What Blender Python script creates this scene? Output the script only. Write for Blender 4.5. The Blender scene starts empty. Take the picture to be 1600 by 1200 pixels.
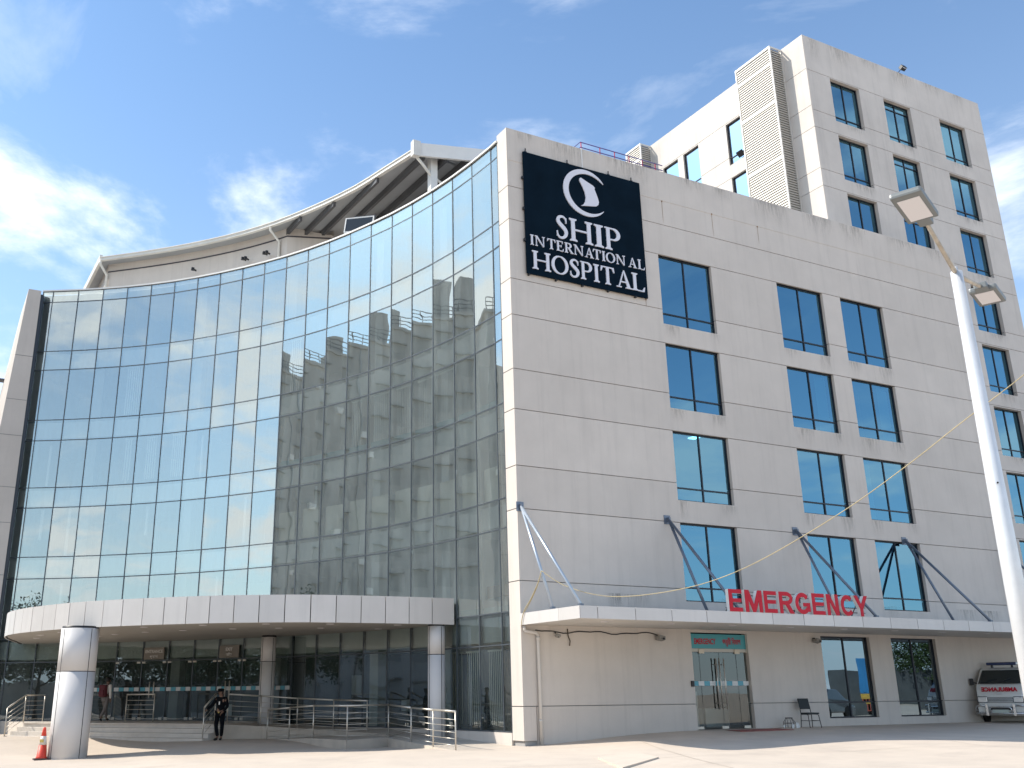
import bpy, bmesh, math, random
from mathutils import Vector, Matrix, noise as mnoise
R = math.radians
random.seed(7)
sc = bpy.context.scene
col = sc.collection

# ------------------------------------------------------------------ camera
cam_d = bpy.data.cameras.new('camera'); cam = bpy.data.objects.new('camera', cam_d); col.objects.link(cam)
cr = Vector((0.886784, -0.46213, -0.007058)); cu = Vector((-0.141292, -0.285602, 0.947876)); cf = Vector((0.440058, 0.839564, 0.318562))
cam.matrix_world = Matrix(((cr.x, cu.x, -cf.x, -16.1592), (cr.y, cu.y, -cf.y, -26.1594), (cr.z, cu.z, -cf.z, 1.485), (0, 0, 0, 1)))
cam_d.sensor_width = 36; cam_d.sensor_fit = 'HORIZONTAL'; cam_d.lens = 1547.85 / 1600 * 36
cam_d.shift_x = 102.26 / 1600; cam_d.shift_y = -35.48 / 1600
cam_d.clip_end = 2000; cam_d.clip_start = .05
sc.camera = cam
sc.render.resolution_x = 1024; sc.render.resolution_y = 768

# ------------------------------------------------------------------ sun, sky, exposure
SUN_TO = Vector((-0.605, 0.395, 0.69)).normalized()          # towards the sun
SUN_EL = math.asin(SUN_TO.z)
sun_d = bpy.data.lights.new('sun', 'SUN'); sun = bpy.data.objects.new('sun', sun_d); col.objects.link(sun)
sun_d.energy = 4.8; sun_d.angle = R(.53); sun_d.color = (1, .93, .83)
sun.rotation_euler = SUN_TO.to_track_quat('Z', 'Y').to_euler()
sun.location = (-40, 30, 60)
wd = bpy.data.worlds.new('World'); sc.world = wd; wd.use_nodes = True
nt = wd.node_tree; nt.nodes.clear()
def wn(t, **k):
    n = nt.nodes.new(t)
    for a, b in k.items(): setattr(n, a, b)
    return n
sky = wn('ShaderNodeTexSky', sky_type='NISHITA', sun_disc=False)
sky.sun_elevation = SUN_EL; sky.sun_rotation = math.atan2(SUN_TO.x, SUN_TO.y)
sky.air_density = 1.0; sky.dust_density = 1.3; sky.ozone_density = 1.0
tc = wn('ShaderNodeTexCoord')
sepd = wn('ShaderNodeSeparateXYZ'); nt.links.new(tc.outputs['Generated'], sepd.inputs[0])
zc = wn('ShaderNodeMath', operation='MAXIMUM'); zc.inputs[1].default_value = .0; nt.links.new(sepd.outputs[2], zc.inputs[0])
za = wn('ShaderNodeMath', operation='ADD'); za.inputs[1].default_value = .16; nt.links.new(zc.outputs[0], za.inputs[0])
cdiv = wn('ShaderNodeCombineXYZ')
for i in range(3): nt.links.new(za.outputs[0], cdiv.inputs[i])
vdv = wn('ShaderNodeVectorMath', operation='DIVIDE'); nt.links.new(tc.outputs['Generated'], vdv.inputs[0]); nt.links.new(cdiv.outputs[0], vdv.inputs[1])
mp = wn('ShaderNodeMapping'); nt.links.new(vdv.outputs[0], mp.inputs[0]); mp.inputs['Location'].default_value = (21, 14, 0); mp.inputs['Rotation'].default_value = (0, 0, R(-68)); mp.inputs['Scale'].default_value = (1, 1, .15)
n1 = wn('ShaderNodeTexNoise'); n1.inputs['Scale'].default_value = 1.25; n1.inputs['Detail'].default_value = 10; n1.inputs['Roughness'].default_value = .60; n1.inputs['Distortion'].default_value = .35
nt.links.new(mp.outputs[0], n1.inputs['Vector'])
rp = wn('ShaderNodeValToRGB'); rp.color_ramp.elements[0].position = .485; rp.color_ramp.elements[1].position = .655
rp.color_ramp.interpolation = 'EASE'; nt.links.new(n1.outputs[0], rp.inputs[0])
mp2 = wn('ShaderNodeMapping'); nt.links.new(vdv.outputs[0], mp2.inputs[0]); mp2.inputs['Location'].default_value = (14, 21, 0); mp2.inputs['Scale'].default_value = (1.5, .9, .2); mp2.inputs['Rotation'].default_value = (0, 0, .6)
n2 = wn('ShaderNodeTexNoise'); n2.inputs['Scale'].default_value = 1.6; n2.inputs['Detail'].default_value = 8; n2.inputs['Roughness'].default_value = .62; n2.inputs['Distortion'].default_value = .8
nt.links.new(mp2.outputs[0], n2.inputs['Vector'])
rp2 = wn('ShaderNodeValToRGB'); rp2.color_ramp.elements[0].position = .56; rp2.color_ramp.elements[1].position = .86; rp2.color_ramp.elements[1].color = (.42, .42, .42, 1)
nt.links.new(n2.outputs[0], rp2.inputs[0])
mxc = wn('ShaderNodeMath', operation='MAXIMUM'); nt.links.new(rp.outputs[0], mxc.inputs[0]); nt.links.new(rp2.outputs[0], mxc.inputs[1])
# a little general haze, and more cloud cover low towards the horizon
cm = wn('ShaderNodeMixRGB'); cm.inputs[2].default_value = (7.4, 7.8, 8.3, 1)
nt.links.new(mxc.outputs[0], cm.inputs[0])
hz = wn('ShaderNodeMath', operation='MULTIPLY'); hz.inputs[1].default_value = -4.0; nt.links.new(zc.outputs[0], hz.inputs[0])
hx = wn('ShaderNodeMath', operation='EXPONENT'); nt.links.new(hz.outputs[0], hx.inputs[0])
hf = wn('ShaderNodeMath', operation='MULTIPLY_ADD'); hf.inputs[1].default_value = .80; hf.inputs[2].default_value = .0; nt.links.new(hx.outputs[0], hf.inputs[0])
veil = wn('ShaderNodeMixRGB'); veil.inputs[2].default_value = (7.0, 8.0, 8.6, 1); nt.links.new(hf.outputs[0], veil.inputs[0])
tint = wn('ShaderNodeMixRGB', blend_type='MULTIPLY'); tint.inputs[0].default_value = 1; tint.inputs[2].default_value = (.62, .95, 1.20, 1)
nt.links.new(sky.outputs[0], tint.inputs[1]); nt.links.new(tint.outputs[0], veil.inputs[1]); nt.links.new(veil.outputs[0], cm.inputs[1])
bg = wn('ShaderNodeBackground'); bg.inputs[1].default_value = .15; nt.links.new(cm.outputs[0], bg.inputs[0])
wo = wn('ShaderNodeOutputWorld'); nt.links.new(bg.outputs[0], wo.inputs[0])
sc.view_settings.view_transform = 'Standard'; sc.view_settings.look = 'None'
sc.view_settings.exposure = .30; sc.view_settings.gamma = 1
sc.view_settings.use_curve_mapping = False
sc.cycles.max_bounces = 8; sc.cycles.transparent_max_bounces = 12; sc.cycles.glossy_bounces = 5; sc.cycles.diffuse_bounces = 4
sc.cycles.caustics_reflective = False; sc.cycles.caustics_refractive = False
sc.cycles.use_adaptive_sampling = True; sc.cycles.use_denoising = True
sc.cycles.sample_clamp_indirect = 6

# ------------------------------------------------------------------ materials
MAT = {}
def mat(name, base, rough=.6, metal=0., var=0., vscale=1.5, bump=0., bscale=8., spec=.5, streak=0., emit=None, alt=None, coat=0., objvar=0.):
    if name in MAT: return MAT[name]
    m = bpy.data.materials.new(name); m.use_nodes = True; t = m.node_tree
    b = t.nodes['Principled BSDF']
    b.inputs['Base Color'].default_value = (*base, 1); b.inputs['Roughness'].default_value = rough; b.inputs['Metallic'].default_value = metal
    b.inputs['Specular IOR Level'].default_value = spec
    if coat: b.inputs['Coat Weight'].default_value = coat
    if emit: b.inputs['Emission Color'].default_value = (*emit[0], 1); b.inputs['Emission Strength'].default_value = emit[1]
    if var or bump or streak:
        co = t.nodes.new('ShaderNodeTexCoord')
        last = None
        def mixin(src, lo, hi, fac_from, fac_to):
            nonlocal last
            mr = t.nodes.new('ShaderNodeMapRange'); mr.inputs[1].default_value = lo; mr.inputs[2].default_value = hi
            mr.inputs[3].default_value = fac_from; mr.inputs[4].default_value = fac_to; t.links.new(src, mr.inputs[0])
            mul = t.nodes.new('ShaderNodeMixRGB'); mul.blend_type = 'MULTIPLY'; mul.inputs[0].default_value = 1
            if last is None: mul.inputs[1].default_value = (*base, 1)
            else: t.links.new(last, mul.inputs[1])
            t.links.new(mr.outputs[0], mul.inputs[2]); last = mul.outputs[0]
        if var:
            n = t.nodes.new('ShaderNodeTexNoise'); n.inputs['Scale'].default_value = vscale; n.inputs['Detail'].default_value = 7; n.inputs['Roughness'].default_value = .62
            t.links.new(co.outputs['Object'], n.inputs['Vector']); mixin(n.outputs[0], .3, .7, 1 - var, 1 + var * .6)
            n = t.nodes.new('ShaderNodeTexNoise'); n.inputs['Scale'].default_value = vscale * .17; n.inputs['Detail'].default_value = 5
            t.links.new(co.outputs['Object'], n.inputs['Vector']); mixin(n.outputs[0], .3, .7, 1 - var, 1 + var * .5)
        if streak:
            mpn = t.nodes.new('ShaderNodeMapping'); mpn.inputs['Scale'].default_value = (2.2, 2.2, .12); t.links.new(co.outputs['Object'], mpn.inputs[0])
            n = t.nodes.new('ShaderNodeTexNoise'); n.inputs['Scale'].default_value = 1.4; n.inputs['Detail'].default_value = 8; n.inputs['Roughness'].default_value = .7
            t.links.new(mpn.outputs[0], n.inputs['Vector']); mixin(n.outputs[0], .5, .8, 1, 1 - streak)
        if alt and last is not None:
            n = t.nodes.new('ShaderNodeTexNoise'); n.inputs['Scale'].default_value = vscale * .45; n.inputs['Detail'].default_value = 8; n.inputs['Roughness'].default_value = .7
            t.links.new(co.outputs['Object'], n.inputs['Vector'])
            mr = t.nodes.new('ShaderNodeMapRange'); mr.inputs[1].default_value = .52; mr.inputs[2].default_value = .75; mr.inputs[4].default_value = alt[1]
            t.links.new(n.outputs[0], mr.inputs[0])
            mx = t.nodes.new('ShaderNodeMixRGB'); mx.inputs[2].default_value = (*alt[0], 1); t.links.new(mr.outputs[0], mx.inputs[0]); t.links.new(last, mx.inputs[1]); last = mx.outputs[0]
        if objvar:
            oi = t.nodes.new('ShaderNodeObjectInfo'); mixin(oi.outputs['Random'], 0, 1, 1-objvar, 1+objvar)
        if last is not None: t.links.new(last, b.inputs['Base Color'])
        if bump:
            n = t.nodes.new('ShaderNodeTexNoise'); n.inputs['Scale'].default_value = bscale; n.inputs['Detail'].default_value = 6
            t.links.new(co.outputs['Object'], n.inputs['Vector'])
            bp = t.nodes.new('ShaderNodeBump'); bp.inputs['Strength'].default_value = 1; bp.inputs['Distance'].default_value = bump
            t.links.new(n.outputs[0], bp.inputs['Height']); t.links.new(bp.outputs[0], b.inputs['Normal'])
    MAT[name] = m
    return m

def glass(name, refl_tint, trans_tint, base_refl, wav=.0012, wscale=.7, rough=0.0, dust=0.):
    """coated architectural glass: a mirror share that grows at grazing angles, the rest tinted see-through"""
    if name in MAT: return MAT[name]
    m = bpy.data.materials.new(name); m.use_nodes = True; t = m.node_tree; t.nodes.clear()
    co = t.nodes.new('ShaderNodeTexCoord')
    n = t.nodes.new('ShaderNodeTexNoise'); n.inputs['Scale'].default_value = wscale; n.inputs['Detail'].default_value = 1.5
    t.links.new(co.outputs['Object'], n.inputs['Vector'])
    bp = t.nodes.new('ShaderNodeBump'); bp.inputs['Strength'].default_value = 1; bp.inputs['Distance'].default_value = wav
    t.links.new(n.outputs[0], bp.inputs['Height'])
    g = t.nodes.new('ShaderNodeBsdfGlossy'); g.inputs['Color'].default_value = (*refl_tint, 1); g.inputs['Roughness'].default_value = rough
    t.links.new(bp.outputs[0], g.inputs['Normal'])
    tr = t.nodes.new('ShaderNodeBsdfTransparent'); tr.inputs['Color'].default_value = (*trans_tint, 1)
    fr = t.nodes.new('ShaderNodeFresnel'); fr.inputs['IOR'].default_value = 1.5
    ma = t.nodes.new('ShaderNodeMath'); ma.operation = 'MULTIPLY_ADD'; ma.inputs[1].default_value = .85; ma.inputs[2].default_value = base_refl; ma.use_clamp = True
    t.links.new(fr.outputs[0], ma.inputs[0])
    mx = t.nodes.new('ShaderNodeMixShader'); t.links.new(ma.outputs[0], mx.inputs[0]); t.links.new(tr.outputs[0], mx.inputs[1]); t.links.new(g.outputs[0], mx.inputs[2])
    out = mx.outputs[0]
    if dust:
        df = t.nodes.new('ShaderNodeBsdfDiffuse'); df.inputs['Color'].default_value = (.56, .64, .63, 1)
        mpn = t.nodes.new('ShaderNodeMapping'); mpn.inputs['Scale'].default_value = (1.5, 1.5, .35); t.links.new(co.outputs['Object'], mpn.inputs[0])
        dn = t.nodes.new('ShaderNodeTexNoise'); dn.inputs['Scale'].default_value = 1.3; dn.inputs['Detail'].default_value = 7; dn.inputs['Roughness'].default_value = .65; t.links.new(mpn.outputs[0], dn.inputs['Vector'])
        mr = t.nodes.new('ShaderNodeMapRange'); mr.inputs[1].default_value = .3; mr.inputs[2].default_value = .75; mr.inputs[3].default_value = dust*.3; mr.inputs[4].default_value = dust*1.9; t.links.new(dn.outputs[0], mr.inputs[0])
        m2 = t.nodes.new('ShaderNodeMixShader'); t.links.new(mr.outputs[0], m2.inputs[0]); t.links.new(out, m2.inputs[1]); t.links.new(df.outputs[0], m2.inputs[2]); out = m2.outputs[0]
    o = t.nodes.new('ShaderNodeOutputMaterial'); t.links.new(out, o.inputs[0])
    MAT[name] = m
    return m

PLASTER = mat('painted_plaster', (.60, .545, .49), .75, var=.06, vscale=.8, bump=.002, bscale=30, streak=.14, objvar=.03)
PLASTER_T = mat('tower_plaster', (.60, .55, .50), .75, var=.08, vscale=.7, bump=.002, bscale=30, streak=.18, objvar=.03)
CORE = mat('joint_grout_core', (.34, .33, .32), .9)  # darker grout behind the gaps between facing panels
CONC = mat('grey_concrete', (.42, .41, .40), .85, var=.12, vscale=2, bump=.003, bscale=20)
STEPM = mat('pale_stone', (.64, .58, .51), .6, var=.08, vscale=4)
RAMPM = mat('ramp_concrete', (.56, .49, .41), .85, var=.15, vscale=1.6, bump=.004, bscale=18, alt=((.30, .29, .28), .5))
FRAME = mat('dark_frame', (.018, .02, .028), .35, metal=.3)
MULL = mat('mullion_grey', (.085, .10, .115), .4, metal=.3)
CWGLASS = glass('curtain_glass', (.94, .99, .93), (.93, 1.0, .98), .43, wav=.0032, wscale=.75, dust=.07)
CWDARK = glass('ground_glass', (.80, .90, .95), (.72, .80, .79), .15, wav=.004, wscale=.8, dust=.03)
BLUEGLASS = glass('blue_glass', (.30, .60, .78), (.14, .32, .44), .38, wav=.002, wscale=.8)
DOORGLASS = glass('clear_glass', (.9, .97, .97), (.70, .78, .76), .08, wav=.001, wscale=1)
PALEGLASS = glass('side_glass', (.75, .88, 1.0), (.12, .2, .26), .72, wav=.002, wscale=.8)
ALU = mat('white_aluminium', (.60, .575, .55), .45, spec=.3, metal=.12, streak=.10, objvar=.045, var=.04, vscale=1.2)
ALUC = mat('column_cladding', (.62, .60, .585), .55, spec=.3, metal=.0, var=.03, vscale=1.5)
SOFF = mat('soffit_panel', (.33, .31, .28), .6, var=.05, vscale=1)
STEEL = mat('stainless', (.60, .56, .49), .35, metal=.6, var=.08, vscale=6)
GALV = mat('galvanised', (.62, .63, .64), .45, metal=.55, var=.12, vscale=5)
STRUT = mat('painted_strut', (.16, .19, .24), .38, metal=.5, var=.08, vscale=5)
WHITE = mat('white_paint', (.72, .71, .68), .5, var=.05, vscale=2)
GUTTER = mat('gutter_white', (.68, .66, .61), .5, var=.1, vscale=2)
PIPE = mat('pvc_pipe', (.60, .565, .52), .45, var=.06, vscale=3)
BLACK = mat('black_plastic', (.012, .012, .014), .45)
RUBBER = mat('rubber', (.015, .015, .015), .8)
NAVY = mat('sign_navy', (.004, .012, .022), .8, var=.25, vscale=1.2, spec=.04)
LETW = mat('letter_white', (.66, .66, .72), .45)
REDF = mat('letter_red', (.50, .012, .03), .5, spec=.25, var=.06, vscale=3)
TEAL = mat('teal_vinyl', (.06, .32, .36), .4)
TEALB = mat('teal_sill', (.16, .33, .35), .5, var=.1, vscale=3)
ROOM = mat('room_wall', (.55, .56, .55), .9, var=.15, vscale=.7)
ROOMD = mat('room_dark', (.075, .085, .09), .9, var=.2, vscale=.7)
CEIL = mat('room_ceiling', (.66, .66, .63), .9, var=.1, vscale=.8)
BLIND = mat('blind_fabric', (.86, .87, .82), .85, var=.05, vscale=3)
BLINDY = mat('cream_blind', (.80, .74, .60), .85, var=.06, vscale=2)
WOOD = mat('wood_counter', (.28, .14, .07), .5, var=.2, vscale=5)
SHEET = mat('roof_sheet', (.36, .37, .38), .5, var=.1, vscale=1)
STEELD = mat('dark_steel', (.10, .10, .105), .5, metal=.3, var=.1, vscale=2)
LOUV = mat('louver_beige', (.50, .47, .42), .5, metal=.2, var=.05, vscale=2)
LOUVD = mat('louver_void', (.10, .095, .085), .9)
TILE = mat('brown_brick', (.33, .19, .13), .8, var=.2, vscale=6)
LAMPW = mat('led_diffuser', (.66, .64, .66), .4)
CEILL = mat('ceiling_light', (.8, .95, .95), .5, emit=((.75, 1, 1), 6.0))

# ------------------------------------------------------------------ mesh helpers
class MB:
    def __init__(s): s.v = []; s.f = []; s.sm = []
    def quad(s, a, b, c, d, smooth=False):
        i = len(s.v); s.v += [tuple(a), tuple(b), tuple(c), tuple(d)]; s.f.append((i, i+1, i+2, i+3)); s.sm.append(smooth)
    def poly(s, pts):
        i = len(s.v); s.v += [tuple(p) for p in pts]; s.f.append(tuple(range(i, i+len(pts)))); s.sm.append(False)
    def box(s, x0, x1, y0, y1, z0, z1):
        i = len(s.v)
        s.v += [(x0,y0,z0),(x1,y0,z0),(x1,y1,z0),(x0,y1,z0),(x0,y0,z1),(x1,y0,z1),(x1,y1,z1),(x0,y1,z1)]
        for f in ((0,3,2,1),(4,5,6,7),(0,1,5,4),(1,2,6,5),(2,3,7,6),(3,0,4,7)): s.f.append(tuple(i+k for k in f)); s.sm.append(False)
    def obox(s, c, ax, ay, az):          # oriented box, half axes
        c, ax, ay, az = map(Vector, (c, ax, ay, az)); i = len(s.v)
        for sz in (-1, 1):
            for sx, sy in ((-1,-1),(1,-1),(1,1),(-1,1)): s.v.append(tuple(c + ax*sx + ay*sy + az*sz))
        for f in ((0,3,2,1),(4,5,6,7),(0,1,5,4),(1,2,6,5),(2,3,7,6),(3,0,4,7)): s.f.append(tuple(i+k for k in f)); s.sm.append(False)
    def bar(s, a, b, w, d, up=(0,0,1)):  # rectangular bar from a to b
        a, b = Vector(a), Vector(b); t = (b-a); l = t.length; t.normalize(); u = Vector(up)
        x = t.cross(u)
        if x.length < 1e-4: x = Vector((1,0,0))
        x.normalize(); y = x.cross(t); s.obox((a+b)/2, x*w/2, y*d/2, t*l/2)
    def tube(s, pts, r, n=10, cap=True, smooth=True):
        pts = [Vector(p) for p in pts]; rr = r if isinstance(r, (list, tuple)) else [r]*len(pts)
        rings = []; px = None
        for k, p in enumerate(pts):
            t = (pts[min(k+1, len(pts)-1)] - pts[max(k-1, 0)]).normalized()
            if px is None:
                px = t.cross(Vector((0,0,1)))
                if px.length < 1e-3: px = t.cross(Vector((1,0,0)))
            px = (px - t*px.dot(t)).normalized(); py = t.cross(px)
            i = len(s.v); rings.append(i)
            for j in range(n):
                a = 2*math.pi*j/n; s.v.append(tuple(p + (px*math.cos(a) + py*math.sin(a))*rr[k]))
        for k in range(len(rings)-1):
            for j in range(n):
                s.f.append((rings[k]+j, rings[k]+(j+1)%n, rings[k+1]+(j+1)%n, rings[k+1]+j)); s.sm.append(smooth)
        if cap:
            s.f.append(tuple(rings[0]+j for j in reversed(range(n)))); s.sm.append(False)
            s.f.append(tuple(rings[-1]+j for j in range(n))); s.sm.append(False)
    def prism(s, pts, z0, z1):           # plan polygon, counter clockwise
        n = len(pts); i = len(s.v)
        s.v += [(p[0], p[1], z0) for p in pts] + [(p[0], p[1], z1) for p in pts]
        s.f.append(tuple(i+k for k in reversed(range(n)))); s.sm.append(False)
        s.f.append(tuple(i+n+k for k in range(n))); s.sm.append(False)
        for k in range(n):
            s.f.append((i+k, i+(k+1)%n, i+n+(k+1)%n, i+n+k)); s.sm.append(False)
    def lathe(s, prof, c=(0,0,0), n=20, smooth=True):
        i0 = len(s.v)
        for (r, z) in prof:
            for j in range(n):
                a = 2*math.pi*j/n; s.v.append((c[0]+r*math.cos(a), c[1]+r*math.sin(a), c[2]+z))
        for k in range(len(prof)-1):
            for j in range(n):
                s.f.append((i0+k*n+j, i0+k*n+(j+1)%n, i0+(k+1)*n+(j+1)%n, i0+(k+1)*n+j)); s.sm.append(smooth)
        s.f.append(tuple(i0+j for j in reversed(range(n)))); s.sm.append(False)
        s.f.append(tuple(i0+(len(prof)-1)*n+j for j in range(n))); s.sm.append(False)
    def xf(s, M):
        s.v = [tuple(M @ Vector(p)) for p in s.v]; return s
    def build(s, name, m, parent=None, bevel=0., kind=None):
        me = bpy.data.meshes.new(name); me.from_pydata(s.v, [], s.f)
        me.polygons.foreach_set('use_smooth', s.sm)
        if m is not None: me.materials.append(m)
        if bevel:
            bm = bmesh.new(); bm.from_mesh(me); bmesh.ops.remove_doubles(bm, verts=bm.verts, dist=1e-5)
            bmesh.ops.bevel(bm, geom=[e for e in bm.edges if len(e.link_faces) == 2 and e.calc_face_angle(0) > .5], offset=bevel, segments=2, affect='EDGES', profile=.6)
            bm.to_mesh(me); bm.free()
        me.validate(); me.update()
        o = bpy.data.objects.new(name, me); col.objects.link(o)
        if parent: o.parent = parent; o.matrix_parent_inverse = parent.matrix_world.inverted()
        if kind: o['kind'] = kind
        return o
def tag(o, label, cat, group=None):
    o['label'] = label; o['category'] = cat
    if group: o['group'] = group
    return o
def thing(name, label, cat, loc=(0,0,0), rz=0., group=None):
    o = bpy.data.objects.new(name, None); col.objects.link(o); o.empty_display_size = .3
    o.matrix_world = Matrix.Translation(loc) @ Matrix.Rotation(rz, 4, 'Z'); tag(o, label, cat, group)
    return o
def local(name, mb, m, parent, **k):     # mesh given in the parent's own coordinates
    o = mb.build(name, m, None, **k); o.parent = parent; return o
def dup(root, M=None):
    c = root.copy(); col.objects.link(c)
    if M is not None: c.matrix_world = M
    for ch in root.children:
        d = ch.copy(); col.objects.link(d); d.parent = c
        for g in ch.children:
            e = g.copy(); col.objects.link(e); e.parent = d
    return c
def text_mesh(s, size=1., ext=0., bold=0., align='LEFT', space=1.):
    cu_ = bpy.data.curves.new('txt', 'FONT'); cu_.body = s; cu_.size = size; cu_.extrude = ext; cu_.offset = bold; cu_.align_x = align; cu_.space_character = space
    cu_.resolution_u = 4
    ob = bpy.data.objects.new('txt', cu_); col.objects.link(ob)
    dg = bpy.context.evaluated_depsgraph_get(); dg.update()
    me = bpy.data.meshes.new_from_object(ob.evaluated_get(dg)); bpy.data.objects.remove(ob); bpy.data.curves.remove(cu_)
    return me
def text_obj(name, s, size, M, m, parent, ext=.002, bold=0., align='CENTER', width=None):
    me = text_mesh(s, size, ext, bold, align)
    if width and len(me.vertices):
        xs = [v.co.x for v in me.vertices]; w = max(xs)-min(xs)
        for v in me.vertices: v.co.x *= width/w
    me.transform(M); me.materials.clear(); me.materials.append(m)
    me.update()
    o = bpy.data.objects.new(name, me); col.objects.link(o)
    if parent: o.parent = parent; o.matrix_parent_inverse = parent.matrix_world.inverted()
    return o
def V2(p): return Vector((p[0], p[1]))
def catmull(pts, n=8):
    P = [Vector(p) for p in pts]; out = []
    for i in range(len(P)-1):
        p0 = P[max(i-1, 0)]; p1 = P[i]; p2 = P[i+1]; p3 = P[min(i+2, len(P)-1)]
        for k in range(n):
            t = k/n
            out.append(.5*((2*p1) + (p2-p0)*t + (2*p0-5*p1+4*p2-p3)*t*t + (3*p1-p0-3*p2+p3)*t**3))
    out.append(P[-1]); return out
def resample(pts, step):
    L = [0.]
    for a, b in zip(pts, pts[1:]): L.append(L[-1]+(b-a).length)
    n = max(1, round(L[-1]/step)); out = []
    j = 0
    for k in range(n+1):
        d = L[-1]*k/n
        while j < len(L)-2 and L[j+1] < d: j += 1
        t = (d-L[j])/max(L[j+1]-L[j], 1e-9); out.append(pts[j].lerp(pts[j+1], t))
    return out
def offset_curve(pts, d):                # shift to the left of the travelling direction
    out = []
    for i, p in enumerate(pts):
        t = (pts[min(i+1, len(pts)-1)] - pts[max(i-1, 0)]).normalized(); out.append(p + Vector((-t.y, t.x))*d)
    return out

# ------------------------------------------------------------------ ground
GP = [(.4,-.3,0),(2.2,-.3,.17),(4.2,-.3,.31),(6.3,-.3,.355),(10,-.3,.355),(15,-.3,.35),(20,-.3,.35),(26,-.5,.35),(30,0,.35),
      (4,-4,.06),(7,-4,.16),(10,-4,.19),(15,-4,.19),(20,-4,.2),(26,-5,.2),(-2,-2,-.02),(-2.2,.2,0),(-3.7,4.4,-.12),(-4.5,9.8,0),
      (-6.5,10.2,.07),(-9.4,13.9,.08),(-12,16.2,.08),(-11.2,9.2,-.37),(-12.2,9.2,-.4),(-8,6,-.25),(-6,2,-.15),(-14,18,.05),(-13,5,-.35),
      (-10,-2,-.25),(-5,-6,-.12),(3,-9,.02),(10,-10,.1),(-16,-26,-.1),(-10,-15,-.15),(0,-15,-.05),(15,-15,.1),(-20,5,-.35),(-25,20,-.2),
      (-20,-10,-.2),(30,-15,.1),(-18,14,-.2),(-9,11,-.1)]
def gh(x, y):
    sw = 1e-6; s = 0.
    for a, b, z in GP:
        d2 = (x-a)**2 + (y-b)**2
        w = math.exp(-d2/4.5) + 1e-4*math.exp(-d2/80.); sw += w; s += w*z
    return s/sw
def frange(a, b, st):
    out = []; v = a
    while v < b-1e-6: out.append(v); v += st
    return out + [b]
def make_ground():
    xs = [-600,-250,-120,-80,-60,-45,-36] + frange(-30, 36, .75) + [44,56,75,110,250,600]
    ys = [-600,-250,-120,-80,-60,-45] + frange(-36, 24, .75) + [30,40,60,110,250,600]
    m = MB()
    for y in ys:
        for x in xs: m.v.append((x, y, gh(x, y)))
    nx = len(xs)
    for j in range(len(ys)-1):
        for i in range(nx-1):
            m.f.append((j*nx+i, j*nx+i+1, (j+1)*nx+i+1, (j+1)*nx+i)); m.sm.append(True)
    g = mat('paved_concrete', (.57, .485, .40), .9, var=.08, vscale=.9, bump=.004, bscale=14, alt=((.36, .31, .27), .55))
    o = m.build('ground', g); o['kind'] = 'structure'
    return o
ground = make_ground()
def ground_slab(pts, h, name, m):
    mb = MB(); n = len(pts)
    mb.v += [(p[0], p[1], gh(*p)-.3) for p in pts] + [(p[0], p[1], gh(*p)+h) for p in pts]
    mb.f.append(tuple(range(n, 2*n))); mb.sm.append(False)
    for k in range(n): mb.f.append((k, (k+1) % n, n+(k+1) % n, n+k)); mb.sm.append(False)
    return mb.build(name, m, ground)
ground_slab([(-.95,-4.9),(-1.8,-7.0),(-.05,-6.1),(.6,-4.3)], .035, 'concrete_slab', mat('slab', (.60, .51, .42), .9, var=.06, vscale=2))
# narrow joints sawn into the yard, as thin dark strips
def strip(a, b, w=.018, name='paving_joint'):
    mb = MB(); a, b = V2(a), V2(b); n = max(2, int((b-a).length/.7)); t = (b-a).normalized(); s = Vector((-t.y, t.x))*w/2
    P = [a.lerp(b, k/n) for k in range(n+1)]
    for p, q in zip(P, P[1:]):
        mb.quad(*[(c.x, c.y, gh(c.x, c.y)+.006) for c in (p-s, q-s, q+s, p+s)])
    return mb.build(name, mat('joint_dirt', (.46, .39, .32), .95), ground)
strip((-1.4,.2), (24,-6.2)); strip((-9,-4), (20,-10.5)); strip((3.2,-1), (-4,-16)); strip((12,-.8), (6,-16))

# ------------------------------------------------------------------ hospital building
HB = thing('hospital_building', 'large white plastered hospital with curved glass front and tall tower block', 'building')

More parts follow.
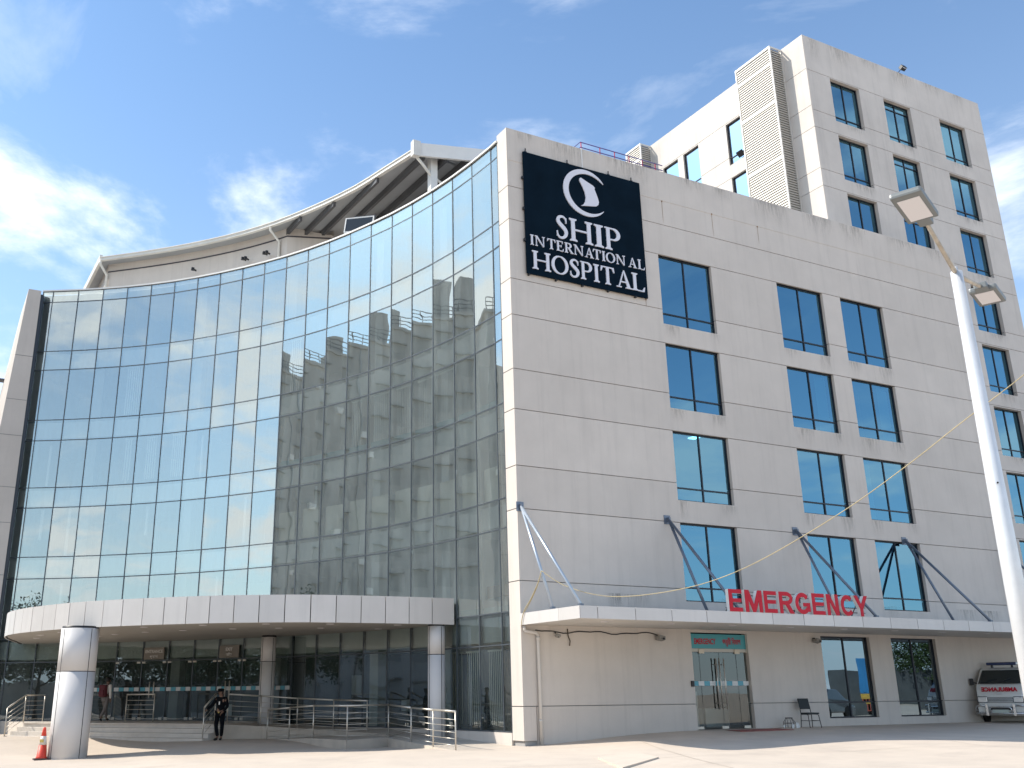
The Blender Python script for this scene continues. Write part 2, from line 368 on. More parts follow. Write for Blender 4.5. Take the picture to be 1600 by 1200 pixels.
def plate(x0, x1, z0, z1, y, holes, t=.05, rt=.25, ret=0., top=0., mb=None, gap=.012):
    """front panel in the XZ plane at y with rectangular openings; t edge depth, rt reveal depth, ret left return"""
    mb = mb or MB(); g = gap
    X0, X1, Z0, Z1 = x0+(0 if ret else g), x1-g, z0+g, z1-(0 if top else g)
    H = [(max(a, X0), min(b, X1), max(c, Z0), min(d, Z1)) for a, b, c, d in holes if b > X0 and a < X1 and d > Z0 and c < Z1]
    xs = sorted({X0, X1} | {h[0] for h in H} | {h[1] for h in H}); zs = sorted({Z0, Z1} | {h[2] for h in H} | {h[3] for h in H})
    def hole(i, j):
        if i < 0 or j < 0 or i >= len(xs)-1 or j >= len(zs)-1: return None
        cx = (xs[i]+xs[i+1])/2; cz = (zs[j]+zs[j+1])/2
        return any(a < cx < b and c < cz < d for a, b, c, d in H)
    for i in range(len(xs)-1):
        for j in range(len(zs)-1):
            if hole(i, j): continue
            a, b, c, d = xs[i], xs[i+1], zs[j], zs[j+1]
            mb.quad((a,y,c),(b,y,c),(b,y,d),(a,y,d))
            for (di, dj, p, q) in ((-1,0,(a,d),(a,c)),(1,0,(b,c),(b,d)),(0,-1,(a,c),(b,c)),(0,1,(b,d),(a,d))):
                nb = hole(i+di, j+dj)
                if nb is False: continue
                dep = rt if nb else t
                if nb is None and di == -1 and ret: dep = ret
                if nb is None and dj == 1 and top: dep = top
                mb.quad((p[0],y+dep,p[1]),(q[0],y+dep,q[1]),(q[0],y,q[1]),(p[0],y,p[1]))
    if ret: mb.quad((X0,y+ret,Z1),(X0+.3,y+ret,Z1),(X0+.3,y+ret,Z0),(X0,y+ret,Z0))
    return mb

XE = 23.94
COLS = [(6.46, 9.012), (12.403, 14.938), (15.953, 18.495)]
ROWS = [(14.19, 16.951), (11.011, 13.444), (7.73, 10.185), (4.35, 6.961)]
holes = [(a, b, c, d) for a, b in COLS for c, d in ROWS]
GW = [(12.43, 14.9, .60, 3.35), (16.04, 18.5, .60, 3.35)]
DOOR = (6.52, 8.97, .34, 3.36)
holes += GW + [DOOR]
notch = (-.1, .42, -1, .17)
bands = [-1.0, 1.13, 4.752, 6.961, 8.329, 10.185, 11.549, 13.444, 14.743, 16.951, 18.226, 20.531]
# core behind the facing panels
mb = MB(); yc = .06
big = [(a-.005, b+.005, c-.005, d+.005) for a, b, c, d in holes]
plate(.05, XE, -1, 20.45, yc, big, t=.4, rt=.02, mb=mb)
mb.quad((.06,.1,-1),(.06,.64,-1),(.06,.64,20.4),(.06,.1,20.4))
mb.quad((0.05,.5,20.2),(XE,.5,20.2),(XE,16,20.2),(.05,16,20.2))
mb.quad((XE,.06,-1),(XE,2.25,-1),(XE,2.25,20.45),(XE,.06,20.45))
front_wall = mb.build('front_wall', CORE, HB)
for k in range(len(bands)-1):
    top = .35 if k == len(bands)-2 else 0
    z0, z1 = bands[k], bands[k+1]
    if k == 0:
        p = plate(.46, XE, z0, z1, 0, holes, ret=0).build('panel', PLASTER, front_wall)
        p = plate(0, .46, .17, z1, 0, [], ret=.655).build('panel', PLASTER, front_wall)
    else:
        cut = sorted((a+b)/2 for a, b, c, d in holes if c <= z0+.013 and d >= z1-.013)
        ends = [0] + cut + [XE]
        for q0, q1 in zip(ends, ends[1:]): plate(q0, q1, z0, z1, 0, holes, ret=.655 if q0 == 0 else 0, top=top).build('panel', PLASTER, front_wall)
# slightly proud coping under the parapet (soft horizontal break)
mb = MB(); mb.box(.02, XE-.02, -.012, .0, 19.25, 20.50); mb.build('parapet_band', PLASTER, front_wall)
mb = MB(); mb.box(3.19, 3.235, -.035, -.012, 19.66, 20.53); mb.build('white_strip', WHITE, front_wall)
# rust runs under the old bolts
RUST = mat('rust_stain', (.34, .22, .13), .9, var=.3, vscale=9)
for x, zt, l in ((6.85,19.22,.95),(9.32,19.24,1.0),(11.71,19.23,.8),(5.72,14.98,.3)):
    mb = MB(); w = .022
    mb.poly([(x-w*.5,-.0045,zt),(x-w*.3,-.0045,zt-l*.8),(x,-.0045,zt-l),(x+w*.4,-.0045,zt-l*.7),(x+w*.5,-.0045,zt)][::-1]); mb.f = [f[::-1] for f in mb.f]
    mb.box(x-.02, x+.02, -.03, -.005, zt-.02, zt+.03); mb.build('rust_bolt', RUST, front_wall)

def window(parent, x0, x1, z0, z1, y, gm, tr=.46, toptr=0., depth=.12, fr=.045, room=3.2, roomm=None, xface=False, curtain=False, one=False, mid=True):
    """frame with two lights over two small ones; xface: plane X=y, running along Y"""
    def P(m):
        if xface: m.v = [(b, a, c) for a, b, c in m.v]; m.f = [f[::-1] for f in m.f]
        return m
    yf = y + depth
    m = MB()
    m.box(x0, x1, yf, yf+.08, z0, z0+fr); m.box(x0, x1, yf, yf+.08, z1-fr, z1)
    m.box(x0, x0+fr, yf, yf+.08, z0+fr, z1-fr); m.box(x1-fr, x1, yf, yf+.08, z0+fr, z1-fr)
    xm = (x0+x1)/2; zt = z0+tr
    segs = [(z0+fr, zt-.025), (zt+.025, z1-fr)]
    if toptr: segs = [(z0+fr, zt-.025), (zt+.025, z1-toptr-.02), (z1-toptr+.02, z1-fr)]
    if one: segs = [(z0+fr, z1-fr)]
    if mid:
        for a, b in segs: m.box(xm-.025, xm+.025, yf+.005, yf+.075, a, b)
    for (a, b), (c, d) in zip(segs, segs[1:]): m.box(x0+fr, x1-fr, yf+.004, yf+.076, b, c)
    w = P(m).build('window', FRAME, parent)
    for a, b in segs:
        for u, v in (((x0+fr, xm-.025), (xm+.025, x1-fr)) if mid else ((x0+fr, x1-fr),)):
            q = MB(); j = [random.uniform(-.004, .004) for _ in range(3)]
            q.quad((u,yf+.04+j[0],a),(v,yf+.04+j[1],a),(v,yf+.04+j[1]+j[2],b),(u,yf+.04+j[0]+j[2],b)); P(q).build('pane', gm, w)
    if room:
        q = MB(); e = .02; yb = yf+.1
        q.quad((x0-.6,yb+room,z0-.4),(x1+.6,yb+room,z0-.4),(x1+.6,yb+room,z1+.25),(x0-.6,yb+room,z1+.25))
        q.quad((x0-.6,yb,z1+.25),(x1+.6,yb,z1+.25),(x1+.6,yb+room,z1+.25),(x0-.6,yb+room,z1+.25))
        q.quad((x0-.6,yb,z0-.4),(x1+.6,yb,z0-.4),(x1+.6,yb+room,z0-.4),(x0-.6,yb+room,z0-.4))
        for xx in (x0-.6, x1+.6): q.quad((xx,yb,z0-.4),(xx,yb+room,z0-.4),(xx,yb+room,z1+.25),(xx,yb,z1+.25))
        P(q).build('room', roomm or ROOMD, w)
    if curtain:
        q = MB(); n = 10; u0 = x1-.75 if curtain == 1 else x0+.1; ww = .6
        for k in range(n):
            a = u0+ww*k/n; b = u0+ww*(k+1)/n; ya = yf+.22+(.05 if k % 2 else 0); yb2 = yf+.22+(0 if k % 2 else .05)
            q.quad((a,ya,z0+.05),(b,yb2,z0+.05),(b,yb2,z1-.05),(a,ya,z1-.05))
        P(q).build('curtain', BLIND, w)
    return w
for ci, (a, b) in enumerate(COLS):
    for ri, (c, d) in enumerate(ROWS):
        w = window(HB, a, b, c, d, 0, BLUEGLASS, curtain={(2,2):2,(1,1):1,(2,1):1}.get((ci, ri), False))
        if (ci, ri) == (0, 2):
            for (lx, ly) in ((a+.35, 1.1), (a+2.0, 1.0), (a-.1, 2.1)):
                q = MB(); q.box(lx-.16, lx+.16, ly, ly+.32, d+.2, d+.23); q.build('ceiling_lamp', CEILL, w)
def stain_mat():
    m = bpy.data.materials.new('sill_grime'); m.use_nodes = True; t = m.node_tree; t.nodes.clear()
    co = t.nodes.new('ShaderNodeTexCoord'); sp = t.nodes.new('ShaderNodeSeparateXYZ'); t.links.new(co.outputs['Generated'], sp.inputs[0])
    pw_ = t.nodes.new('ShaderNodeMath'); pw_.operation = 'POWER'; pw_.inputs[1].default_value = 1.6; t.links.new(sp.outputs[2], pw_.inputs[0])
    xe = t.nodes.new('ShaderNodeMath'); xe.operation = 'PINGPONG'; xe.inputs[1].default_value = .5; t.links.new(sp.outputs[0], xe.inputs[0])
    xs_ = t.nodes.new('ShaderNodeMapRange'); xs_.inputs[2].default_value = .3; t.links.new(xe.outputs[0], xs_.inputs[0])
    mp_ = t.nodes.new('ShaderNodeMapping'); mp_.inputs['Scale'].default_value = (5, 5, .7); t.links.new(co.outputs['Object'], mp_.inputs[0])
    n = t.nodes.new('ShaderNodeTexNoise'); n.inputs['Scale'].default_value = 2.2; n.inputs['Detail'].default_value = 7; n.inputs['Roughness'].default_value = .7; t.links.new(mp_.outputs[0], n.inputs['Vector'])
    mr = t.nodes.new('ShaderNodeMapRange'); mr.inputs[1].default_value = .42; mr.inputs[2].default_value = .72; mr.inputs[4].default_value = .55; t.links.new(n.outputs[0], mr.inputs[0])
    a = t.nodes.new('ShaderNodeMath'); a.operation = 'MULTIPLY'; t.links.new(pw_.outputs[0], a.inputs[0]); t.links.new(mr.outputs[0], a.inputs[1])
    a2 = t.nodes.new('ShaderNodeMath'); a2.operation = 'MULTIPLY'; t.links.new(a.outputs[0], a2.inputs[0]); t.links.new(xs_.outputs[0], a2.inputs[1])
    tr = t.nodes.new('ShaderNodeBsdfTransparent'); df = t.nodes.new('ShaderNodeBsdfDiffuse'); df.inputs['Color'].default_value = (.26, .24, .21, 1)
    mx = t.nodes.new('ShaderNodeMixShader'); t.links.new(a2.outputs[0], mx.inputs[0]); t.links.new(tr.outputs[0], mx.inputs[1]); t.links.new(df.outputs[0], mx.inputs[2])
    o = t.nodes.new('ShaderNodeOutputMaterial'); t.links.new(mx.outputs[0], o.inputs[0]); return m
GRIME = stain_mat()
def grime(x0, x1, z0, z1, y, parent):
    q = MB(); q.quad((x0,y-.004,z0),(x1,y-.004,z0),(x1,y-.004,z1),(x0,y-.004,z1)); q.build('grime', GRIME, parent)
for ci, (a, b) in enumerate(COLS):
    for c, d in ROWS[:3]:
        grime(a-.1, a+random.uniform(.5,1.3), c-random.uniform(.5,1.0), c-.02, 0, front_wall); grime(b-random.uniform(.4,1.0), b+.15, c-random.uniform(.5,1.1), c-.02, 0, front_wall)
x = .3
while x < XE-2:
    w = random.uniform(.8, 2.6); grime(x, x+w, 20.5-random.uniform(.5,1.2), 20.5, -.013, front_wall); x += w+random.uniform(0, 1.2)
for k in range(9):
    x = random.uniform(.5, 22); grime(x, x+random.uniform(.5,1.6), 3.78, 4.5, 0, front_wall)
for a, b, c, d in GW: window(HB, a, b, c, d, 0, glass('dark_blue_glass', (.50, .64, .74), (.08, .14, .17), .34, wav=.002), tr=.52, room=3)

# ------- emergency door
DY = .10
mb = MB(); x0, x1, z0, z1 = DOOR
mb.box(x0, x1, DY, DY+.05, z1-.50, z1-.04); door = mb.build('emergency_door', TEAL, HB)
text_obj('lettering', 'EMERGENCY', .25, Matrix.Translation((x0+.66, DY-.004, z1-.36)) @ Matrix.Rotation(R(90), 4, 'X'), REDF, door, bold=.006, width=.92)
text_obj('lettering', 'জরুরী িবভাগ', .24, Matrix.Translation((x1-.62, DY-.004, z1-.36)) @ Matrix.Rotation(R(90), 4, 'X'), REDF, door, bold=.004, width=.8)
xs = [x0+.02, x0+.38, (x0+x1)/2, x1-.48, x1-.02]
for a, b in zip(xs, xs[1:]):
    q = MB(); q.quad((a+.008,DY+.02,z0+.03),(b-.008,DY+.02,z0+.03),(b-.008,DY+.02,z1-.62),(a+.008,DY+.02,z1-.62)); q.build('pane', DOORGLASS, door)
q = MB(); q.box(x0, x1, DY+.005, DY+.035, z1-.61, z1-.505); q.build('header_rail', mat('pale_rail', (.52, .50, .44), .5), door)
for xx in (x0+.36, x1-.55): q = MB(); q.box(xx, xx+.22, DY-.03, DY+.0, z1-.66, z1-.52); q.build('door_closer', mat('warm_metal', (.55, .47, .36), .4, metal=.3), door)
n = 10; ww = (x1-x0-.04)/n
for k in range(n):
    q = MB(); a = x0+.02+k*ww; q.box(a, a+ww-.004, DY+.004, DY+.010, 1.69, 1.83)
    q.build('marking_strip', mat('strip_blue', (.10, .36, .45), .4) if k % 2 == 0 else mat('strip_white', (.62, .63, .62), .4), door)
for xx in ((x0+x1)/2-.10, (x0+x1)/2+.09, (x0+x1)/2-.24):
    q = MB(); q.tube([(xx,DY-.09,.95),(xx,DY-.09,2.55)], .02, 8); q.tube([(xx,DY-.09,1.15),(xx,DY+.01,1.15)], .013, 6); q.tube([(xx,DY-.09,2.35),(xx,DY+.01,2.35)], .013, 6); q.build('handle', STEEL, door)
for xx in (x0+.05, (x0+x1)/2-.13, x1-.40): q = MB(); q.box(xx, xx+.28, DY-.01, DY+.015, z0+.02, z0+.10); q.build('patch_fitting', STEEL, door)
# lobby behind the emergency door
q = MB()
q.quad((5.6,6,.3),(11,6,.3),(11,6,3.5),(5.6,6,3.5)); q.quad((5.6,.3,3.4),(11,.3,3.4),(11,6,3.4),(5.6,6,3.4)); q.quad((5.6,.3,.33),(5.6,6,.33),(11,6,.33),(11,.3,.33))
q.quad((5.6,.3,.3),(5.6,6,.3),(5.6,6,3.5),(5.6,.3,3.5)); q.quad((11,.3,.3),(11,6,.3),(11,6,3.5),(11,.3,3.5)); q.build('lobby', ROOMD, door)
q = MB(); q.box(8.2,8.5,2.2,2.6,.34,1.5); q.box(8.55,9.6,1.9,2.7,.34,.95); q.build('lobby_desk', mat('lobby_white', (.6,.6,.58), .6), door)
q = MB(); q.box(6.0,7.0,2.6,3.3,.34,1.9); q.build('lobby_cabinet', ROOMD, door)

# ------- tower
XT, YT, ZT, XR = 18.70, 2.25, 32.30, 32.08
TC = [(20.26, 22.30), (24.08, 26.10), (28.36, 30.45)]
tops = [30.26, 27.05, 23.89, 20.74, 17.59, 14.42, 11.22, 8.02, 4.85]
tholes = [(a, b, t-2.42, t) for a, b in TC for t in tops if (t > 19.5 or a > 27)]
tb = [-1.0]
for t in reversed(tops): tb += [t-2.2, t+.06]
tb.append(ZT)
mb = MB(); plate(XT+.03, XR, -1, ZT-.05, YT+.06, [(a-.005,b+.005,c-.005,d+.005) for a, b, c, d in tholes], t=.3, rt=.02, mb=mb)
mb.quad((XR,YT+.06,-1),(XR,18,-1),(XR,18,ZT),(XR,YT+.06,ZT)); mb.quad((XT+.05,YT+.4,ZT-.4),(XR,YT+.4,ZT-.4),(XR,18,ZT-.4),(XT+.05,18,ZT-.4))
tower = mb.build('tower_wall', CORE, HB)
for k in range(len(tb)-1):
    z0, z1 = tb[k], tb[k+1]; top = .35 if k == len(tb)-2 else 0
    if z1 < 19.5: plate(XE+.03, XR, z0, z1, YT, tholes, t=.06, rt=.3).build('panel', PLASTER_T, tower)
    else: plate(XT, XR, z0, z1, YT, tholes, t=.06, rt=.3, top=top).build('panel', PLASTER_T, tower)
ti = 0
for ci, (a, b) in enumerate(TC):
    for t in tops:
        if not (t > 19.5 or a > 27) or t < 5: continue
        ti += 1
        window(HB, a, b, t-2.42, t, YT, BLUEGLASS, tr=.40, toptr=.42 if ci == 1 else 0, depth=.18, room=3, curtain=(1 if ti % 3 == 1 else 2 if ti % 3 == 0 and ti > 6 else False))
x = XT+.2
while x < XR-2:
    w = random.uniform(.8, 2.6); grime(x, x+w, ZT-random.uniform(.7,1.7), ZT-.02, YT, tower); x += w+random.uniform(0, .6)
for a, b in TC:
    for t in tops:
        if t > 19.5 or a > 27: grime(a+random.uniform(-.1,.8), b+.15, t-2.42-random.uniform(.4,.8), t-2.44, YT, tower)
# left (sunlit) face of the tower: plane X=XT, running along Y
lh = [(6.75, 7.92, 27.85, 30.29), (10.1, 11.36, 27.85, 30.29), (11.82, 13.1, 27.85, 30.29), (6.75, 7.9, 24.65, 27.09), (10.1, 11.36, 24.65, 27.09), (11.82, 13.1, 24.65, 27.09), (3.0, 3.0, 1, 1)]
lh = lh[:6]
def xplate(y0, y1, z0, z1, X, hs, **k):
    m = plate(y0, y1, z0, z1, X, hs, **k); m.v = [(b, a, c) for a, b, c in m.v]; m.f = [f[::-1] for f in m.f]; return m
m = xplate(YT+.06, 18, 20, ZT-.05, XT+.06, [(a-.005,b+.005,c-.005,d+.005) for a, b, c, d in lh], t=.02, rt=.02); m.build('side_core', CORE, tower)
for z0, z1, top in ((19.5,21.8,0),(21.8,23.95,0),(23.95,24.9,0),(24.9,27.11,0),(27.11,28.30,0),(28.30,30.36,0),(30.36,ZT,.35)):
    xplate(YT, 18, z0, z1, XT, lh, t=.06, rt=.22, top=top).build('panel', PLASTER_T, tower)
for a, b, c, d in lh: window(HB, a, b, c, d, XT, PALEGLASS, tr=.45, depth=.10, room=0, xface=True, mid=False)
m = MB(); m.obox((XT-.04, 7.05, 28.12), (.12,0,-.12), (0,.22,0), (.008,0,.008)); m.build('open_sash', FRAME, tower)
m = MB(); m.quad((XT+.4,YT+.4,20),(XT+.4,17,20),(XT+.4,17,ZT-.5),(XT+.4,YT+.4,ZT-.5)); m.build('inner_wall', ROOMD, tower)
# louvred shafts on the sunlit face
def louver(y0, y1, z0, z1, p, pitch=.135):
    X = XT-p; m = MB(); f = .07
    for yy in (y0, y1-f): m.box(X, X+.07, yy, yy+f, z0, z1)
    m.box(X, X+.07, y0+f, y1-f, z1-.12, z1); m.box(XT-.06, XT-.005, y0, y0+.05, z0, z1); m.box(X+.07, XT-.06, y0, y0+.05, z1-.1, z1)
    for z in frange(z0+3.1, z1-1, 3.1): m.box(X+.005, X+.06, y0+f, y1-f, z-.09, z+.09)
    b = m.build('louver_shaft', mat('louver_frame', (.66, .63, .58), .5, metal=.2), HB)
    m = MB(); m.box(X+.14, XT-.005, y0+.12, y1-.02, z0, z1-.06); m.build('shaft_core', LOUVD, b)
    m = MB(); z = z0+.1
    while z < z1-.15:
        m.obox((X+.045, (y0+y1)/2, z), (.018,0,.052), (0,(y1-y0)/2-f,0), (-.006,0,.006))
        m.obox((X+p/2, y0+.045, z), (0,.018,.052), (p/2-.06,0,0), (0,-.006,.006)); z += pitch
    m.build('slats', LOUV, b, kind='stuff')
louver(3.62, 6.06, 19.8, 32.27, .82); louver(14.0, 15.4, 19.8, 32.26, .80)
# flood light on the tower parapet
fl = thing('floodlight', 'small black floodlight on the top edge of the tower', 'floodlight', (25.73, 2.2, ZT))
m = MB(); m.tube([(0,.12,0),(0,.0,.1),(0,-.12,.14)], .02, 6); local('bracket', m, BLACK, fl)
m = MB(); m.obox((0,-.2,.14), (.16,0,0), (0,.1,-.05), (0,.05,.1)); local('lamp_housing', m, BLACK, fl, bevel=.02)
m = MB(); m.obox((0,-.31,.09), (.13,0,0), (0,.004,-.002), (0,.04,.08)); local('lens', m, LAMPW, fl)
# red rail on the roof behind the sign
rr = thing('roof_railing', 'red and blue painted pipe railing on the roof beside the louvred shaft', 'railing', (5.4, 3.0, 20.2))
m = MB()
for x in (.05, 1.0, 1.75, 2.5, 3.2, 3.9): m.tube([(x,0,0),(x,0,2.82)], .022, 6)
local('post', m, mat('rail_red', (.45, .05, .08), .5), rr)
for z in (2.82, 2.58, 2.34):
    m = MB(); m.tube([(-.0,1.2,z-.02),(.02,0,z),(4.3,0,z)], .022, 6); local('rail', m, mat('rail_blue', (.12, .10, .30), .5), rr)

# ------------------------------------------------------------------ curved curtain wall
MU = [(-.004,1.119),(-.086,2.385),(-.227,3.665),(-.428,4.952),(-.697,6.224),(-1.024,7.46),(-1.433,8.681),(-1.875,9.88),(-2.379,11.069),(-2.93,12.231),(-3.54,13.361),
      (-4.218,14.453),(-4.934,15.509),(-5.697,16.533),(-6.507,17.525),(-7.37,18.474),(-8.286,19.359),(-9.244,20.184),(-10.243,20.955),(-11.288,21.678),(-12.368,22.347)]
CW = [Vector((.0, .655))] + [Vector(p) for p in MU] + [Vector((-12.80, 22.61))]
TZ = [20.248, 19.691, 17.161, 16.218, 13.755, 12.769, 10.552, 9.631, 7.417, 6.463, 3.876, 2.912]
def inward(i):                     # unit normal pointing into the building
    t = (CW[min(i+1, len(CW)-1)]-CW[max(i-1, 0)]).normalized(); return Vector((t.y, -t.x))
def floorz(i): return .39 if i < 9 else .39+.16*min(1, (i-9)/3)
mb = MB()
for i, p in enumerate(CW):
    n = inward(i); t = Vector((-n.y, n.x)); c = p + n*.055
    mb.obox((c.x, c.y, (20.248+floorz(i))/2), t.to_3d()*.019, n.to_3d()*.06, (0,0,(20.248-floorz(i))/2))
for i in range(len(CW)-1):
    a, b = CW[i], CW[i+1]; n = Vector(((b-a).y, -(b-a).x)).normalized(); t = (b-a).normalized(); l = (b-a).length
    for z in TZ + [floorz(i)+.02]:
        c = (a+b)/2 + n*.053
        mb.obox((c.x, c.y, z), t.to_3d()*(l/2-.026), n.to_3d()*.056, (0,0,.019))
cwall = mb.build('curtain_wall', MULL, HB)
mb = MB()
for i in range(len(CW)-1):
    a, b = CW[i], CW[i+1]; n = Vector(((b-a).y, -(b-a).x)).normalized(); t = (b-a).normalized(); l = (b-a).length; c = (a+b)/2+n*.2
    mb.obox((c.x, c.y, 20.29), t.to_3d()*(l/2+.02), n.to_3d()*.26, (0,0,.035))
mb.build('coping', WHITE, cwall)
for i in range(len(CW)-1):
    a, b = CW[i], CW[i+1]; n = Vector(((b-a).y, -(b-a).x)).normalized(); t = (b-a).normalized(); e = .02
    zs = TZ + [floorz(i)+.02]
    yaw = random.gauss(0, .0016)
    for k in range(len(zs)-1):
        zt, zb = zs[k]-.02, zs[k+1]+.02
        j = [yaw+random.gauss(0, .0009) for _ in range(1)] + [random.gauss(0, .0035) for _ in range(1)]
        A = a+t*e; B = b-t*e; w = (B-A).length
        q = MB(); d0 = -j[0]*w/2; d1 = j[0]*w/2; dt = j[1]
        def pt(P, d, z): c = P + n*(.012+d); return (c.x, c.y, z)
        q.quad(pt(B, d1, zb), pt(A, d0, zb), pt(A, d0+dt, zt), pt(B, d1+dt, zt))
        q.build('pane', CWDARK if zt < 3.9 else CWGLASS, cwall)
# interior behind the curtain wall
O = lambda d: [p + inward(i)*d for i, p in enumerate(CW)]
o1, o2, o3 = O(.16), O(5.2), O(3.4)
for zt, zb in ((20.1,19.75),(17.05,16.32),(13.65,12.9),(10.45,9.74),(7.3,6.58),(3.77,3.02)):
    mb = MB()
    for i in range(len(CW)-1):
        a, b, c, d = o1[i], o1[i+1], o2[i+1], o2[i]
        mb.quad((a.x,a.y,zb),(b.x,b.y,zb),(c.x,c.y,zb),(d.x,d.y,zb)); mb.quad((a.x,a.y,zt),(d.x,d.y,zt),(c.x,c.y,zt),(b.x,b.y,zt)); mb.quad((a.x,a.y,zb),(a.x,a.y,zt),(b.x,b.y,zt),(b.x,b.y,zb))
    mb.build('floor_slab', CEIL, HB)
mb = MB()
for i in range(len(CW)-1):
    c, d = o2[i+1], o2[i]; mb.quad((d.x,d.y,0),(c.x,c.y,0),(c.x,c.y,20.1),(d.x,d.y,20.1))
for i in (0, len(CW)-1):
    a, c = o1[i], o2[i]; mb.quad((a.x,a.y,0),(c.x,c.y,0),(c.x,c.y,20.1),(a.x,a.y,20.1))
mb.build('inner_wall', ROOM, HB)
mb = MB()                                   # partitions between the rooms
for i in (3, 9, 12, 15, 18):
    a, c = O(1.0)[i], o2[i]
    for zb, zt in ((17.05,19.75),(13.65,16.32),(10.45,12.9),(7.3,9.74),(3.77,6.58)): mb.quad((a.x,a.y,zb),(c.x,c.y,zb),(c.x,c.y,zt),(a.x,a.y,zt))
mb.build('partition', ROOM, HB)
oc = O(.75)
for k in (4, 7, 11, 15, 19):
    p = oc[k]; m = MB(); n = inward(k); t = Vector((-n.y, n.x)); m.obox((p.x, p.y, 10.2), t.to_3d()*.22, n.to_3d()*.2, (0,0,9.8)); m.build('inner_column', WHITE if k < 8 else CONC, HB)
def seg(i, u, d):
    a, b = CW[i], CW[i+1]; n = Vector(((b-a).y, -(b-a).x)).normalized(); return a.lerp(b, u)+n*d
def vblind(i, u0, u1, z0, z1, d=.3, m=BLIND, ang=.5):
    q = MB(); a, b = CW[i], CW[i+1]; L = (b-a).length*(u1-u0); n = max(2, int(L/.10)); t = (b-a).normalized(); nn = Vector((t.y, -t.x))
    for k in range(n):
        c = seg(i, u0+(u1-u0)*(k+.5)/n, d); s = (t*math.cos(ang)+nn*math.sin(ang))*.048; z_ = z0+random.uniform(0, .03)
        q.quad((c.x-s.x,c.y-s.y,z_),(c.x+s.x,c.y+s.y,z_),(c.x+s.x,c.y+s.y,z1),(c.x-s.x,c.y-s.y,z1))
    c0, c1 = seg(i, u0, d), seg(i, u1, d); q.bar((c0.x,c0.y,z1+.03), (c1.x,c1.y,z1+.03), .05, .05)
    return q.build('vertical_blind', m, HB)
for i, u0 in ((3,.3),(4,.22),(5,.25),(6,.2),(7,.5)): vblind(i, u0, .97, 10.86, 12.72)
vblind(4, .05, .16, 10.86, 12.72); vblind(10, .35, .8, 13.9, 16.2); vblind(16, .3, .75, 10.8, 12.7); vblind(17, .3, .6, 10.8, 12.7); vblind(15, .2, .7, 10.8, 12.7); vblind(17, .1, .8, 13.9, 16.2)
for i, u0, u1 in ((0,.15,.95),(1,.22,.97),(2,.3,.9),(3,.05,.5)): vblind(i, u0, u1, .55, 2.75, m=BLINDY, ang=.35); vblind(i, u0, u1, 2.98, 3.3, m=BLINDY, ang=.35)
def panel_in(i, u0, u1, z0, z1, d, m, name, th=.02):
    a, b = seg(i, u0, d), seg(i, u1, d); q = MB(); q.bar((a.x,a.y,(z0+z1)/2), (b.x,b.y,(z0+z1)/2), th, z1-z0); return q.build(name, m, HB)
for i in range(1, 11): panel_in(i, .16 if i < 9 else .3, .97, 7.52, 8.75-random.uniform(0, .12), .28, BLINDY, 'roller_blind')
for i in range(0, 12): panel_in(i, .02, .98, 10.60, 10.84, .17, TEALB, 'sill_panel')
for i in range(0, 3): panel_in(i, .02, .98, 3.92, 4.1, .17, TEALB, 'sill_panel')
for i in range(0, 3): panel_in(i, .05, .98, 4.55, 4.95, 1.3, WOOD, 'counter_front', .08)
for i in range(0, 2): panel_in(i, .1, .9, 11.0, 11.55, 1.1, WOOD, 'counter_front', .08)
for i in range(2, 9): panel_in(i, .25, .95, 6.6, 6.85, .5, WHITE, 'light_box', .1)
for i in range(1, 10): panel_in(i, .22, .95, 9.74, 10.3, .35, mat('spandrel_board', (.42, .42, .38), .8, var=.1), 'spandrel_board')
for i in (9, 12, 16, 19, 21): panel_in(min(i, 20), .45, .55, 7.4+random.random(), 9.6, .4, WHITE, 'light_tube', .05)
for i in (17, 14, 20): panel_in(i, .45, .53, 10.7, 12.6, .4, WHITE, 'light_tube', .05)
for i in (13, 19): panel_in(i, .45, .53, 4.0, 6.3, .4, WHITE, 'light_tube', .05)
# ground floor: dark lobby back wall with a few pale things
mb = MB()
for i in range(4, len(CW)-1):
    c, d = o3[i+1], o3[i]; mb.quad((d.x,d.y,.3),(c.x,c.y,.3),(c.x,c.y,3.0),(d.x,d.y,3.0))
mb.build('lobby_wall', ROOMD, HB)
mb = MB()
for i in range(len(CW)-1):
    a, b, c, d = O(.0)[i], O(.0)[i+1], o2[i+1], o2[i]; z = floorz(i)-.01; mb.quad((a.x,a.y,z),(d.x,d.y,z),(c.x,c.y,z),(b.x,b.y,z))
mb.build('lobby_floor', mat('lobby_tile', (.25, .25, .24), .3, var=.1), HB)
for i, z0, z1, m_ in ((18, 2.1, 2.7, WHITE), (18, 1.55, 2.0, BLACK), (13, .7, 1.15, WHITE), (8, 1.5, 2.2, mat('poster_pale', (.5,.5,.48), .7)), (6, .9, 1.3, WHITE)):
    panel_in(i, .3, .7, z0, z1, 1.6, m_, 'lobby_board', .03)
# base plinth below the right hand glass
mb = MB()
for i in range(0, 9):
    a, b = CW[i], CW[i+1]; n = Vector(((b-a).y, -(b-a).x)).normalized(); t = (b-a).normalized(); c = (a+b)/2+n*.1
    mb.obox((c.x, c.y, -.16), t.to_3d()*((b-a).length/2), n.to_3d()*.12, (0,0,.545))
mb.build('plinth', PLASTER, HB)
